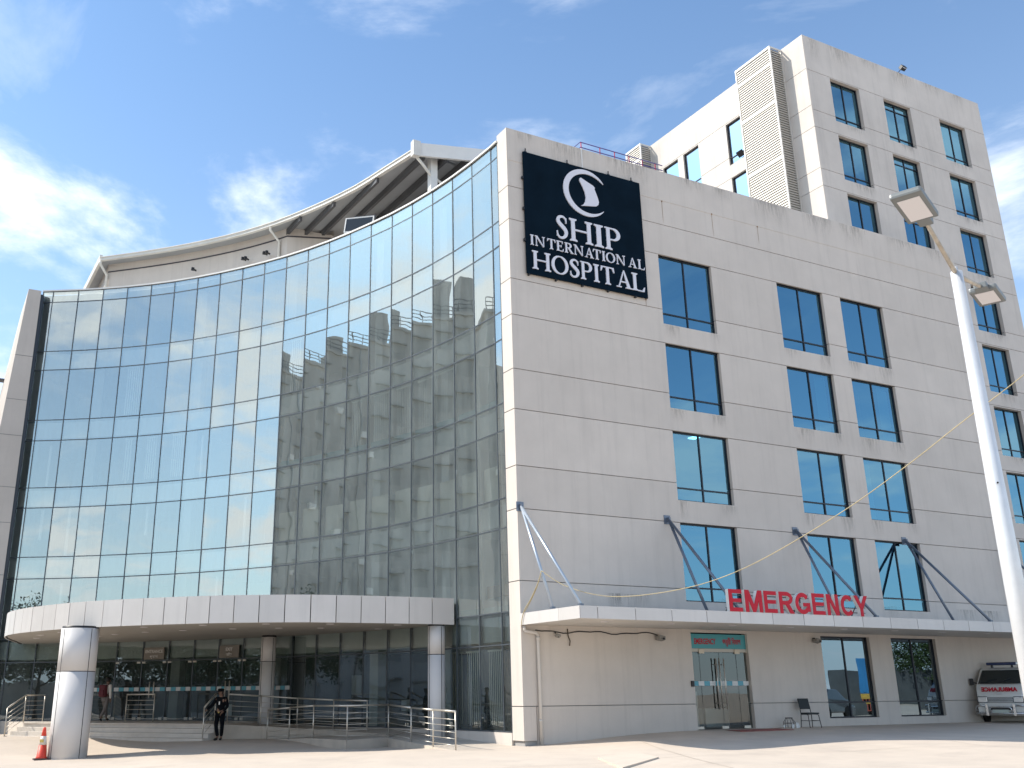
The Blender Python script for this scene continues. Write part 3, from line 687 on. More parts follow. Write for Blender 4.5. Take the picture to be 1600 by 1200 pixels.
# doors in the curtain: marking squares, handles, patch fittings, brown header boards
def on_glass(i, u, z, d=-.03): c = seg(i, u, d); return (c.x, c.y, z)
SB, SW = mat('strip_blue', (.10, .36, .45), .4), mat('strip_white', (.62, .63, .62), .4)
k = 0
for i in range(10, 18):
    for j in range(5):
        a, b = on_glass(i, .03+j*.19, 1.70, -.012), on_glass(i, .03+j*.19+.18, 1.70, -.012); q = MB(); q.bar((a[0],a[1],1.77), (b[0],b[1],1.77), .006, .15); q.build('marking_strip', SB if k % 2 else SW, cwall); k += 1
for i in (12, 15):
    for u in (.02, .98, -.06, 1.06):
        a = on_glass(i, .5+(u-.5)*.16, 0, -.09); q = MB(); q.tube([(a[0],a[1],1.42),(a[0],a[1],2.06)], .018, 8)
        q.build('handle', STEEL, cwall)
for i in (11, 12, 13, 14, 15, 16):
    for u in (.06, .86):
        a, b = on_glass(i, u, .62, -.012), on_glass(i, u+.12, .62, -.012); q = MB(); q.bar((a[0],a[1],.62), (b[0],b[1],.62), .03, .1); q.build('patch_fitting', STEEL, cwall)
        q = MB(); q.bar((a[0],a[1],2.84), (b[0],b[1],2.84), .03, .07); q.build('patch_fitting', STEEL, cwall)
BOARD = mat('board_taupe', (.20, .18, .155), .5)
for i, s1, s2, lab in ((15, 'ENTRANCE', 'প্রেবশ', 'taupe board reading ENTRANCE hung on the glass above the left door'), (12, 'EXIT', 'বািহর', 'taupe board reading EXIT hung on the glass above the right door')):
    a, b = Vector(on_glass(i, .1, 3.19, -.09)), Vector(on_glass(i, .9, 3.19, -.09)); c = (a+b)/2; t = (b-a).normalized(); rz = math.atan2(-t.y, -t.x)
    bd = thing('door_sign', lab, 'sign', c, rz)
    q = MB(); q.box(-.5, .5, -.02, .02, -.24, .24); local('board', q, BOARD, bd)
    for txt, zz, h in ((s1, .03, .17), (s2, -.17, .13)):
        o = text_obj('lettering', txt, h, Matrix.Translation((0, -.026, zz)) @ Matrix.Rotation(R(90), 4, 'X'), WHITE, None, bold=.003); o.parent = bd

# ------------------------------------------------------------------ left end fin
m = MB()
m.v += [(-13.5,22.15,20.12),(-12.93,22.15,20.12),(-12.93,26,20.12),(-13.5,26,20.12),(-14.75,22.15,-1),(-12.93,22.15,-1),(-12.93,26,-1),(-15.6,26,-1)]
m.f += [(0,1,2,3),(4,5,1,0),(5,6,2,1),(7,4,0,3),(6,7,3,2)]; m.sm += [False]*5
fin = m.build('end_fin', PLASTER, HB)
for z in (16.75, 14.6, 12.9, 10.5, 8.9, 6.6, 4.9):
    xl = -13.5-1.25*(20.12-z)/21.12; m = MB(); m.box(xl-.0, -12.93, 22.142, 22.149, z-.012, z+.012); m.build('groove', mat('groove_grey', (.25,.24,.23), .9), fin)
m = MB(); m.box(-12.925, -12.79, 22.2, 23.0, -1, 19.95); m.build('dark_reveal', mat('reveal_navy', (.02, .028, .04), .4), HB)
ac = thing('condenser_cage', 'small dark metal cage with pale unit beside the far left building edge', 'air conditioner', (-15.0, 25.0, 16.3))
m = MB()
for x in (-.6, .5):
    for y in (-.4, .4): m.bar((x,y,0), (x,y,1.25), .05, .05)
for z in (0, .62, 1.25):
    m.bar((-.6,-.4,z), (.5,-.4,z), .05, .05); m.bar((-.6,.4,z), (.5,.4,z), .05, .05); m.bar((-.6,-.4,z), (-.6,.4,z), .05, .05)
local('cage', m, STEELD, ac)
m = MB(); m.box(-.4, .4, -.25, .25, .05, .55); local('unit', m, WHITE, ac, bevel=.02)
m = MB(); m.box(-.35, 1.6, -.2, .2, -.12, -.02); local('bracket', m, STEELD, ac)

# ------------------------------------------------------------------ roof-top pavilion
EV = [(.22,7.67),(-.32,9.97),(-.80,11.95),(-1.73,14.45),(-2.95,17.05),(-4.38,19.35),(-6.08,21.51),(-7.96,23.51),(-9.99,25.43)]
ev = resample(catmull([Vector(p) for p in EV], 8), 1.1)
ZE = 23.8
evi = offset_curve(ev, -9.0)             # far side of the roof
mb = MB()
def slope(d): return ZE + d*.03
for a, b, c, d in zip(ev, ev[1:], evi[1:], evi):
    mb.quad((a.x,a.y,ZE-.10),(d.x,d.y,slope(9)-.10),(c.x,c.y,slope(9)-.10),(b.x,b.y,ZE-.10)); mb.quad((a.x,a.y,ZE-.0),(b.x,b.y,ZE-.0),(c.x,c.y,slope(9)+.1),(d.x,d.y,slope(9)+.1))
roof = mb.build('pavilion_roof', SHEET, HB)
mb = MB()
for a, b in zip(ev, ev[1:]):
    mb.bar((a.x,a.y,ZE-.11), (b.x,b.y,ZE-.11), .18, .15); n = Vector((-(b-a).y, (b-a).x)).normalized()*.03
    mb.bar((a.x+n.x,a.y+n.y,ZE-.015), (b.x+n.x,b.y+n.y,ZE-.015), .22, .04)
mb.build('gutter', GUTTER, roof)
g0 = ev[0]; gd = Vector((2.68, -.76)).normalized()
mb = MB(); c0 = Vector((g0.x, g0.y, 0)); c1 = c0 + gd.to_3d()*9
mb.bar((c0.x-.1,c0.y+.03,ZE-.05), (c1.x,c1.y,ZE-.05), .12, .62); mb.build('gable_fascia', WHITE, roof)
mb = MB(); mb.obox((g0.x-.08, g0.y-.02, ZE-.06), (.17,0,0), (0,.14,0), (0,0,.36)); mb.build('gutter_end', GUTTER, roof)
mb = MB(); a = g0; e = offset_curve(ev, -9.0)[0]
mb.quad((c0.x,c0.y,ZE-.03),(c1.x,c1.y,ZE-.03),(c1.x+2,c1.y+9,ZE+.2),(e.x,e.y,slope(9)-.03)); mb.build('soffit_sheet', SHEET, roof)
e2 = ev[-1]
mb = MB(); mb.bar((e2.x,e2.y,ZE-.02), (e2.x-.1,e2.y+6,ZE-.02), .15, .4); mb.build('gutter', GUTTER, roof)
e3 = evi[-1]; mb = MB(); mb.quad((e2.x,e2.y,ZE-.03),(e2.x-.1,e2.y+6,ZE-.03),(e3.x+1,e3.y+2,slope(9)-.03),(e3.x,e3.y,slope(9)-.03)); mb.build('soffit_sheet', SHEET, roof)
def eave_y(x):
    if x > ev[0].x: return ev[0].y-(x-ev[0].x)*.28
    for p, q in zip(ev, ev[1:]):
        if q.x <= x <= p.x: return p.y+(q.y-p.y)*(p.x-x)/max(p.x-q.x, 1e-6)
    return ev[-1].y
for x in (3.3, 2.4, 1.5, .55, -.4, -1.3, -2.2):     # rafters
    y = eave_y(x)+.12; mb = MB(); mb.bar((x,y,ZE-.28), (x-.25,y+7.5,ZE-.2), .13, .30); mb.build('rafter', STEELD, roof)
for dd in (1.6, 3.2, 4.8, 6.4, 8):       # panel joints / purlins
    q = offset_curve(ev, -dd); mb = MB()
    for a, b in zip(q, q[1:]): mb.bar((a.x,a.y,slope(dd)-.06), (b.x,b.y,slope(dd)-.06), .04, .06)
    mb.build('purlin', STEELD, roof)
for (k, dd) in ((5, 2.3), (8, 2.6), (10, 4.0), (6, 4.2)):
    q = offset_curve(ev, -dd); a, b = q[k], q[k+1]; mb = MB(); mb.bar((a.x,a.y,slope(dd)-.35), (b.x,b.y,slope(dd)-.35), .06, .06); mb.build('tube_light', WHITE, roof)
# pavilion wall
wl = offset_curve(ev, -.75)
kc = min(range(len(ev)), key=lambda k: (ev[k]-Vector((-3.15,16.75))).length)
wpts = wl[kc:]
mb = MB()
for a, b in zip(wpts, wpts[1:]): mb.quad((b.x,b.y,20.1),(a.x,a.y,20.1),(a.x,a.y,ZE),(b.x,b.y,ZE))
ret = Vector((.86, -.30)).normalized(); cA = wpts[0]; cB = cA+ret*2.3
mb.quad((cA.x,cA.y,20.1),(cB.x,cB.y,20.1),(cB.x,cB.y,ZE-.35),(cA.x,cA.y,ZE)); cC = cB+Vector((.4,6)); mb.quad((cB.x,cB.y,20.1),(cC.x,cC.y,20.1),(cC.x,cC.y,ZE),(cB.x,cB.y,ZE))
cZ = wpts[-1]; mb.quad((cZ.x,cZ.y+6,20.1),(cZ.x,cZ.y,20.1),(cZ.x,cZ.y,ZE),(cZ.x,cZ.y+6,ZE))
pw = mb.build('pavilion_wall', PLASTER, HB)
GR = mat('dark_groove', (.07, .065, .075), .8)
mb = MB()
for a, b in zip(wpts, wpts[1:]):
    n = Vector((-(b-a).y, (b-a).x)).normalized()*.012; mb.bar((a.x+n.x,a.y+n.y,23.28), (b.x+n.x,b.y+n.y,23.28), .02, .07)
nn = Vector((ret.y, -ret.x))*.012; mb.bar((cA.x+nn.x,cA.y+nn.y,23.28), (cB.x+nn.x,cB.y+nn.y,23.28), .02, .07); mb.build('groove', GR, pw)
for (px, py) in ((-5.85,21.7),(-4.05,19.55),(-3.85,19.3),(-3.15,18.25),(-2.98,17.95)):
    k = min(range(len(wpts)), key=lambda k: (wpts[k]-Vector((px,py))).length); p = wpts[k].lerp(Vector((px,py)), .5)
    mb = MB(); mb.tube([(p.x,p.y,22.5),(p.x-.16,p.y-.11,22.5)], .05, 8); mb.obox((p.x-.2,p.y-.14,22.5), (.07,0,0), (0,.07,0), (0,0,.07)); mb.build('spotlight', BLACK, pw)
for k_, off in ((0, .45), (len(wpts)-1, -.1)):
    a = wpts[k_]; b = ev[kc+k_] if kc+k_ < len(ev) else ev[-1]; t = (wpts[1]-wpts[0]).normalized() if k_ == 0 else Vector((0,0))
    p = a + t*off + (b-a)*.12; q = b + t*off; mb = MB(); mb.tube([(q.x,q.y,ZE-.1),(q.x,q.y,ZE-.35),(p.x,p.y,ZE-.75),(p.x,p.y,20.1)], .07, 8); mb.build('downpipe', GUTTER, pw)
# back of the open terrace, brick upstand, posts and a screen
mb = MB(); bk = offset_curve(ev, -6.5)[:kc+3]
for a, b in zip(bk, bk[1:]): mb.quad((b.x,b.y,20.1),(a.x,a.y,20.1),(a.x,a.y,ZE+.15),(b.x,b.y,ZE+.15))
mb.build('terrace_wall', ROOM, HB)
mb = MB(); bk = offset_curve(ev, -1.9)[:kc]
for a, b in zip(bk, bk[1:]): mb.bar((a.x,a.y,20.95), (b.x,b.y,20.95), .15, 1.7)
mb.build('brick_upstand', TILE, HB)
mb = MB(); p = Vector((1.15, 8.05)); mb.box(p.x-.16, p.x+.16, p.y-.16, p.y+.16, 20.2, ZE); mb.build('terrace_post', WHITE, HB)
mb = MB(); mb.tube([(g0.x,g0.y+.05,ZE-.38),(g0.x+.3,g0.y+.1,ZE-.62),(1.0,7.95,ZE-.95),(2.2,8.2,ZE-1.35),(2.8,8.3,ZE-1.9)], .065, 8); mb.build('downpipe', GUTTER, HB)
sp = thing('display_screen', 'dark tilted display panel with white frame on the roof terrace behind the glass parapet', 'screen', (-.95, 11.2, 21.05), math.atan2(-.62,.78))
m = MB(); m.obox((0,0,.42), (.62,0,0), (0,.03,-.0), (0,.12,.38)); local('panel', m, mat('screen_dark', (.02,.025,.03), .3), sp)
m = MB()
for s_ in (-1, 1): m.bar((.64*s_,-.13,.03), (.64*s_,.12,.82), .05, .08)
m.bar((-.66,-.13,.03), (.66,-.13,.03), .05, .08); m.bar((-.66,.12,.82), (.66,.12,.82), .05, .08); local('frame', m, WHITE, sp)
m = MB(); m.obox((.2,.5,.5), (.5,0,0), (0,.3,0), (0,0,.45)); local('back_box', m, STEELD, sp)

# ------------------------------------------------------------------ entrance canopy
EC = thing('entrance_canopy', 'wide curved white panelled canopy over the glass entrance doors', 'canopy')
CP = [(-.30,3.70),(-1.2,3.74),(-2.45,3.86),(-4.1,4.12),(-5.5,4.50),(-7.0,5.30),(-8.1,6.12),(-9.5,7.5),(-10.85,9.15),(-11.7,10.6),(-12.6,12.9),(-12.98,14.8),(-12.95,16.6),(-12.6,18.6),(-12.25,20.2),(-11.9,21.95)]
cc = resample(catmull([Vector(p) for p in CP], 8), .80)
ZB, ZTOP = 3.66, 4.51
inn = O(-.03)[3:21][::-1]
poly = [(p.x, p.y) for p in cc] + [(p.x, p.y) for p in inn]
inner = offset_curve(cc, .03)
# polygon orientation
def area(P): return sum(P[i][0]*P[(i+1) % len(P)][1]-P[(i+1) % len(P)][0]*P[i][1] for i in range(len(P)))/2
def flat(P, z, name, m, parent, up=False):
    if (area(P) > 0) != up: P = P[::-1]
    q = MB(); q.poly([(x, y, z) for x, y in P]); return q.build(name, m, parent)
pin = [(p.x, p.y) for p in offset_curve(cc, -.06)] + [(p.x, p.y) for p in inn]
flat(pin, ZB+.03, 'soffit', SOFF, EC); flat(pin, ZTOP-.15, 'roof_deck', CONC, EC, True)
mb = MB(); bk = offset_curve(cc, -.05)
for a, b in zip(bk, bk[1:]): mb.quad((a.x,a.y,ZB+.01),(b.x,b.y,ZB+.01),(b.x,b.y,ZTOP-.02),(a.x,a.y,ZTOP-.02))
mb.build('backing_frame', mat('panel_gap', (.05,.045,.04), .8), EC)
for a, b in zip(cc, cc[1:]):
    t = (b-a).normalized(); n = Vector((t.y, -t.x)); a2 = a+t*.012; b2 = b-t*.012; q = MB(); j = random.uniform(-.004, .004)
    c = (a2+b2)/2 - n*(.018+j); q.obox((c.x,c.y,(ZB+ZTOP)/2), t.to_3d()*((b2-a2).length/2), n.to_3d()*.018, (0,0,(ZTOP-ZB)/2)); q.build('fascia_panel', ALU, EC)
for k in range(2, len(cc)-4, 3):
    for d in (1.1, 3.2):
        p = offset_curve(cc, -d)[k]; q = MB(); q.lathe([(.13,.0),(.13,-.012),(.09,-.012)], (p.x,p.y,ZB+.03), 14); q.build('downlight', LAMPW, EC)
def column(x, y, r, z0, zj, name='column'):
    q = MB(); q.lathe([(r,z0),(r,zj-.012)], (x,y,0), 40); c = q.build(name, ALUC, EC)
    q = MB(); q.lathe([(r-.012,zj-.02),(r-.012,zj+.02)], (x,y,0), 40); q.build('joint_ring', BLACK, c)
    q = MB(); q.lathe([(r,zj+.012),(r,ZB-.04)], (x,y,0), 40); q.build('upper_sleeve', ALUC, c)
    q = MB(); q.lathe([(r*.96,ZB-.06),(r*.96,ZB+.03)], (x,y,0), 40); q.build('collar', BLACK, c)
    ang0 = math.atan2(-26.16-y, -16.16-x)
    for da in (-.95, .62, 2.2, 3.8):
        a = ang0+da; p = (x+math.cos(a)*r, y+math.sin(a)*r); q = MB(); s_ = Vector((-math.sin(a), math.cos(a), 0)); q.obox((p[0],p[1],(z0+ZB)/2), s_*.012, Vector((math.cos(a),math.sin(a),0))*.002, (0,0,(ZB-z0)/2-.06)); q.build('seam', mat('seam_dark', (.05,.05,.05), .7), c)
    return c
column(-11.22, 9.45, .60, -.7, 2.27); column(-3.85, 12.3, .285, .2, 2.72); column(-.78, 4.05, .285, -.3, 2.72)

# ------------------------------------------------------------------ steps, terrace, ramp
TER = [(-11.45,18.0),(-6.15,10.75)]
s0, s1 = Vector((-11.75,18.35)), Vector((-6.05,10.6)); sn = Vector((-(s1-s0).y, (s1-s0).x)).normalized()
if sn.dot(Vector((-1,-1))) < 0: sn = -sn
ter = [(s0.x,s0.y),(s1.x,s1.y)] + [(p.x,p.y) for p in O(-.0)[11:22]]
ter = ter if area(ter) > 0 else ter[::-1]
mb = MB(); mb.prism(ter, -.5, .545); o = mb.build('terrace', STEPM); o['kind'] = 'structure'
st = thing('entrance_steps', 'three pale stone steps up to the entrance doors', 'steps')
for k in range(3):
    a, b = s0+sn*(.3*k), s1+sn*(.3*k); c, d = b+sn*.3, a+sn*.3; zt = .545-.15*(k+1)
    if k < 2 or True:
        q = MB(); P = [(a.x,a.y),(b.x,b.y),(c.x,c.y),(d.x,d.y)]; P = P if area(P) > 0 else P[::-1]; q.prism(P, -.6, zt); q.build('step', STEPM, st, bevel=.012)
q = MB(); q.bar((s0.x+sn.x*.02,s0.y+sn.y*.02,.53), (s1.x+sn.x*.02,s1.y+sn.y*.02,.53), .06, .03); q.build('nosing', STEPM, st)
def deck(name, outer, inner_, zlow=-.6, m=RAMPM):
    mb = MB(); n = len(outer)
    for k in range(n-1):
        a, b, c, d = outer[k], outer[k+1], inner_[k+1], inner_[k]
        mb.quad(a, b, c, d); mb.quad((a[0],a[1],zlow),(b[0],b[1],zlow),b,a)
    for k in (0, n-1):
        a, d = outer[k], inner_[k]; mb.quad((d[0],d[1],zlow),(a[0],a[1],zlow),a,d)
    o = mb.build(name, m); o['kind'] = 'structure'; return o
def cwp(i, z): p = O(-.02)[i]; return (p.x, p.y, z)
deck('upper_ramp', [(-6.05,10.58,.535),(-4.5,10.5,.44),(-3.4,9.9,.36),(-2.5,8.4,.30),(-1.9,6.3,.26),(-1.85,5.5,.22)], [cwp(12,.545),cwp(11,.50),cwp(10,.44),cwp(8,.38),cwp(6,.36),cwp(5,.34)])
deck('lower_ramp', [(-4.55,10.2,-.02),(-4.15,8.9,.06),(-3.92,7.2,.13),(-3.62,4.7,.14),(-1.80,5.3,.16)], [(-3.5,9.95,.05),(-3.3,9.5,.08),(-2.45,8.35,.16),(-2.0,6.3,.18),(-1.75,5.5,.19)])
deck('side_ramp', [(-3.62,4.7,.14),(-1.95,5.25,.15),(-2.05,3.4,.09),(-2.2,1.5,.03),(-2.3,0.0,-.02)], [(-1.8,5.4,.17),cwp(5,.30),cwp(3,.18),cwp(2,.10),(-.1,.3,.02)])
def handrail(name, label, posts, ext0=0, ext1=0, H=1.02, group='steel handrails'):
    t = thing(name, label, 'handrail', posts[0], 0, group); o = Vector(posts[0])
    P = [Vector(p)-o for p in posts]
    for p in P:
        m = MB(); m.tube([p+Vector((0,0,-.05)), p+Vector((0,0,H))], .022, 8); local('post', m, STEEL, t)
    top = [p+Vector((0,0,H)) for p in P]
    if ext0: top.insert(0, top[0]+(top[0]-top[1]).normalized()*ext0)
    if ext1: top.append(top[-1]+(top[-1]-top[-2]).normalized()*ext1)
    m = MB()
    for a, b in zip(top, top[1:]): m.tube([a, b], .029, 8)
    local('top_rail', m, STEEL, t)
    for h in (.80, .63, .46, .29, .12):
        for a, b in zip(P, P[1:]):
            m = MB(); m.tube([a+Vector((0,0,h)), b+Vector((0,0,h))], .010, 6); local('bar', m, STEEL, t)
    return t
handrail('handrail', 'stainless handrail zigzagging along the front edge of the ramp', [(-2.18,.13,0),(-2.18,1.53,.03),(-1.98,3.45,.07),(-1.85,5.45,.15),(-3.55,4.85,.14),(-3.85,7.09,.13),(-4.10,8.79,.06),(-4.5,10.0,-.02)])
handrail('handrail', 'stainless handrail along the back ramp beside the middle column', [(-5.75,10.75,.52),(-4.55,10.7,.45),(-3.4,10.0,.36),(-2.55,8.6,.30),(-1.95,7.0,.27)])
handrail('handrail', 'short stainless handrail at the left end of the entrance steps', [(-12.45,17.75,.08),(-11.75,18.55,.545),(-10.9,19.8,.545)])
handrail('handrail', 'short free-standing stainless barrier between the two entrance doors', [(-8.25,16.36,.545),(-7.45,15.05,.545)])
handrail('handrail', 'short stainless handrail at the right end of the steps beside the guard', [(-6.75,10.15,.09),(-6.15,10.95,.545)])

# ------------------------------------------------------------------ emergency canopy
EM = thing('emergency_canopy', 'long flat white canopy hung on steel struts over the emergency door', 'canopy')
FY, EZ0, EZ1, EXR = -3.14, 3.43, 3.77, 28.5
mb = MB(); mb.box(.02, EXR, FY+.03, -.01, EZ0+.02, EZ1-.14); mb.build('deck', mat('pale_soffit', (.56,.53,.49), .6, var=.06, vscale=.8), EM)
xs = [-.03] + [.56+1.305*k for k in range(22)]
xs[-1] = EXR
mb = MB(); mb.box(.0, EXR, FY+.022, FY+.03, EZ0+.01, EZ1-.01); mb.build('backing_frame', mat('panel_gap', (.05,.045,.04), .8), EM)
for a, b in zip(xs, xs[1:]):
    q = MB(); j = random.uniform(-.003, .003); q.box(a+.010, b-.010, FY+j, FY+.02+j, EZ0, EZ1); q.build('fascia_panel', ALU, EM)
for a, b in ((FY, -2.1), (-2.1, .0)):
    q = MB(); q.box(-.04, .015, a+.006, b-.006, EZ0, EZ1); q.build('fascia_panel', ALU, EM)
for x in frange(1.6, 26, 2.45): q = MB(); q.lathe([(.12,0),(.12,-.012),(.08,-.012)], (x,-2.0,EZ0+.02), 12); q.build('downlight', LAMPW, EM)
for k, x in enumerate((.09, 5.9, 11.8, 17.6, 23.45)):
    b = MB(); b.box(x-.13, x+.13, -.02, .0, 6.86, 7.16); b.box(x-.03, x+.03, -.16, -.02, 6.92, 7.08); br = b.build('bracket', STRUT, EM)
    for y, z in ((-1.62, EZ1+.06), (-3.02, EZ1+.04)):
        q = MB(); q.tube([(x,-.1,7.0),(x,y,z)], .048, 10); q.build('strut', STRUT if k else mat('strut_sunlit', (.45,.50,.56), .35, metal=.6), EM)  # first bracket's struts: sun highlight put into a paler colour
        q = MB(); q.obox((x,y,z-.09), (.06,0,0), (0,.06,0), (0,0,.11)); q.build('strut_foot', STRUT, EM)
mb = MB(); mb.box(2.6, 5.6, -.35, -.012, EZ1-.14, EZ1+.18); mb.build('mortar_patch', mat('bare_mortar', (.26,.27,.26), .95, var=.3, vscale=4, bump=.03, bscale=6), EM)
# things on the wall below the canopy
def cam_box(name, label, x, z, s=1.):
    t = thing(name, label, 'camera', (x, -.0, z)); m = MB(); m.tube([(0,0,.06),(0,-.08,.06),(0,-.12,.0)], .02*s, 6); local('arm', m, BLACK, t)
    m = MB(); m.obox((.02,-.17,-.03), (.1*s,0,-.02), (0,.1*s,-.02), (0,0,.05*s)); local('housing', m, mat('cam_grey', (.25,.24,.22), .5), t, bevel=.015)
    m = MB(); m.tube([(.02,-.27*s,-.05),(.02,-.29*s,-.055)], .03*s, 8); local('lens', m, BLACK, t); return t
cam_box('security_camera', 'small dark security camera under the canopy near the drainpipe', 1.18, 3.17, .7)
cam_box('security_camera', 'beige security camera on the wall left of the emergency door', 5.1, 3.17, 1.2)
cam_box('security_camera', 'security camera beside the first ground floor window', 12.05, 3.2, 1.1)
q = MB(); pts = [(.5,-.02,3.30)]
for k in range(1, 24): x = .5+k*.2; pts.append((x, -.02, 3.27+.03*math.sin(x*3.1)+.02*math.sin(x*7)))
q.tube(pts, .016, 5); tag(q.build('cable', BLACK), 'thin black cable sagging along the wall under the emergency canopy', 'cable')
q = MB(); q.tube([(1.65,-.03,3.36),(1.66,-.04,3.15),(1.72,-.05,3.0),(1.70,-.04,2.86)], .018, 5); tag(q.build('cable_end', mat('cable_brown', (.08,.06,.04), .7)), 'loose dark cable end hanging near the drainpipe', 'cable')
dp = thing('drainpipe', 'beige plastic drainpipe running down the wall corner under the canopy', 'drainpipe', (.55, -.07, 0))
m = MB(); m.tube([(-.48,0,3.42),(-.46,0,3.27),(-.06,0,3.22),(0,0,3.14),(0,0,-.05)], .055, 10); local('pipe', m, PIPE, dp)
m = MB(); m.tube([(0,0,3.0),(0,0,3.12)], .064, 10); m.tube([(0,0,.7),(0,0,.76)], .064, 10); local('collar', m, PIPE, dp)
q = MB(); q.box(6.36, 6.47, -.06, -.005, 1.66, 1.84); tag(q.build('access_reader', BLACK, bevel=.01), 'small black access reader left of the emergency door', 'card reader')

# ------------------------------------------------------------------ hospital sign board
SG = thing('sign_board', 'large dark navy board with white hospital name and ship emblem', 'sign', (.6, 0, 14.99))
W_, H_ = 5.14, 4.68
m = MB(); m.box(0, W_, -.12, -.06, 0, H_); local('board', m, NAVY, SG, bevel=.012)
for x in (.12, 1.9, 3.73, 4.78): m = MB(); m.box(x-.015, x+.015, -.10, -.07, H_, H_+.16); m.box(x-.05, x+.05, -.11, -.06, H_, H_+.03); local('hook', m, BLACK, SG)
for x in (.1, 1.2, 2.3, 3.4, 4.6): m = MB(); m.box(x-.03, x+.03, -.11, -.02, -.05, .0); local('hook', m, BLACK, SG)
for z in (1.2, 2.4, 3.6): m = MB(); m.box(-.05, 0, -.11, -.02, z, z+.1); local('hook', m, BLACK, SG)
class Glyph:
    """2D pieces in a unit-height box, extruded; every piece sits a hair further out so no two faces coincide"""
    def __init__(s, sx, sz, x, z, y, dep): s.m = MB(); s.sx, s.sz, s.x, s.z, s.y, s.dep, s.k = sx, sz, x, z, y, dep, 0
    def P(s, p, y): return (s.x+p[0]*s.sx, y, s.z+p[1]*s.sz)
    def poly(s, pts):
        if sum(pts[i][0]*pts[(i+1) % len(pts)][1]-pts[(i+1) % len(pts)][0]*pts[i][1] for i in range(len(pts))) < 0: pts = pts[::-1]
        y = s.y-s.k*.0012; s.k += 1; n = len(pts); i = len(s.m.v)
        s.m.v += [s.P(p, y) for p in pts] + [s.P(p, s.y+s.dep) for p in pts]
        s.m.f.append(tuple(range(i, i+n))); s.m.sm.append(False)
        for k in range(n): s.m.f.append((i+(k+1) % n, i+k, i+n+k, i+n+(k+1) % n)); s.m.sm.append(False)
    def rect(s, a, b, c, d): s.poly([(a,c),(b,c),(b,d),(a,d)])
    def ribbon(s, pts, w):
        n = len(pts); L, Rr = [], []
        for k in range(n):
            a = pts[max(k-1, 0)]; b = pts[min(k+1, n-1)]; t = Vector((b[0]-a[0], b[1]-a[1])).normalized(); wd_ = (w[k] if isinstance(w, list) else w)/2
            L.append((pts[k][0]-t.y*wd_, pts[k][1]+t.x*wd_)); Rr.append((pts[k][0]+t.y*wd_, pts[k][1]-t.x*wd_))
        y = s.y-s.k*.0012; s.k += 1; i = len(s.m.v)
        s.m.v += [s.P(p, y) for p in L] + [s.P(p, y) for p in Rr] + [s.P(p, s.y+s.dep) for p in L] + [s.P(p, s.y+s.dep) for p in Rr]
        for k in range(n-1):
            s.m.f.append((i+k, i+n+k, i+n+k+1, i+k+1)); s.m.f.append((i+k, i+k+1, i+2*n+k+1, i+2*n+k)); s.m.f.append((i+n+k+1, i+n+k, i+3*n+k, i+3*n+k+1)); s.m.sm += [False]*3
        s.m.f.append((i, i+2*n, i+3*n, i+n)); s.m.f.append((i+n-1, i+2*n-1, i+4*n-1, i+3*n-1)); s.m.sm += [False]*2
def arc(cx, cy, rx, ry, a0, a1, n=18): return [(cx+rx*math.cos(R(a0+(a1-a0)*k/n)), cy+ry*math.sin(R(a0+(a1-a0)*k/n))) for k in range(n+1)]
def stem(g, x, w=.15, top=True, bot=True, ser=.075, th=.055):
    g.rect(x, x+w, 0, 1)
    if top: g.poly([(x-ser,1-th),(x-ser,1),(x+w+ser,1),(x+w+ser,1-th),(x+w,1-th*1.9),(x,1-th*1.9)])
    if bot: g.poly([(x-ser,0),(x-ser,th),(x,th*1.9),(x+w,th*1.9),(x+w+ser,th),(x+w+ser,0)])
SW_ = {'S':.56,'H':.98,'I':.34,'P':.72,'N':.92,'T':.76,'E':.66,'R':.80,'A':.84,'O':.92,'L':.68}
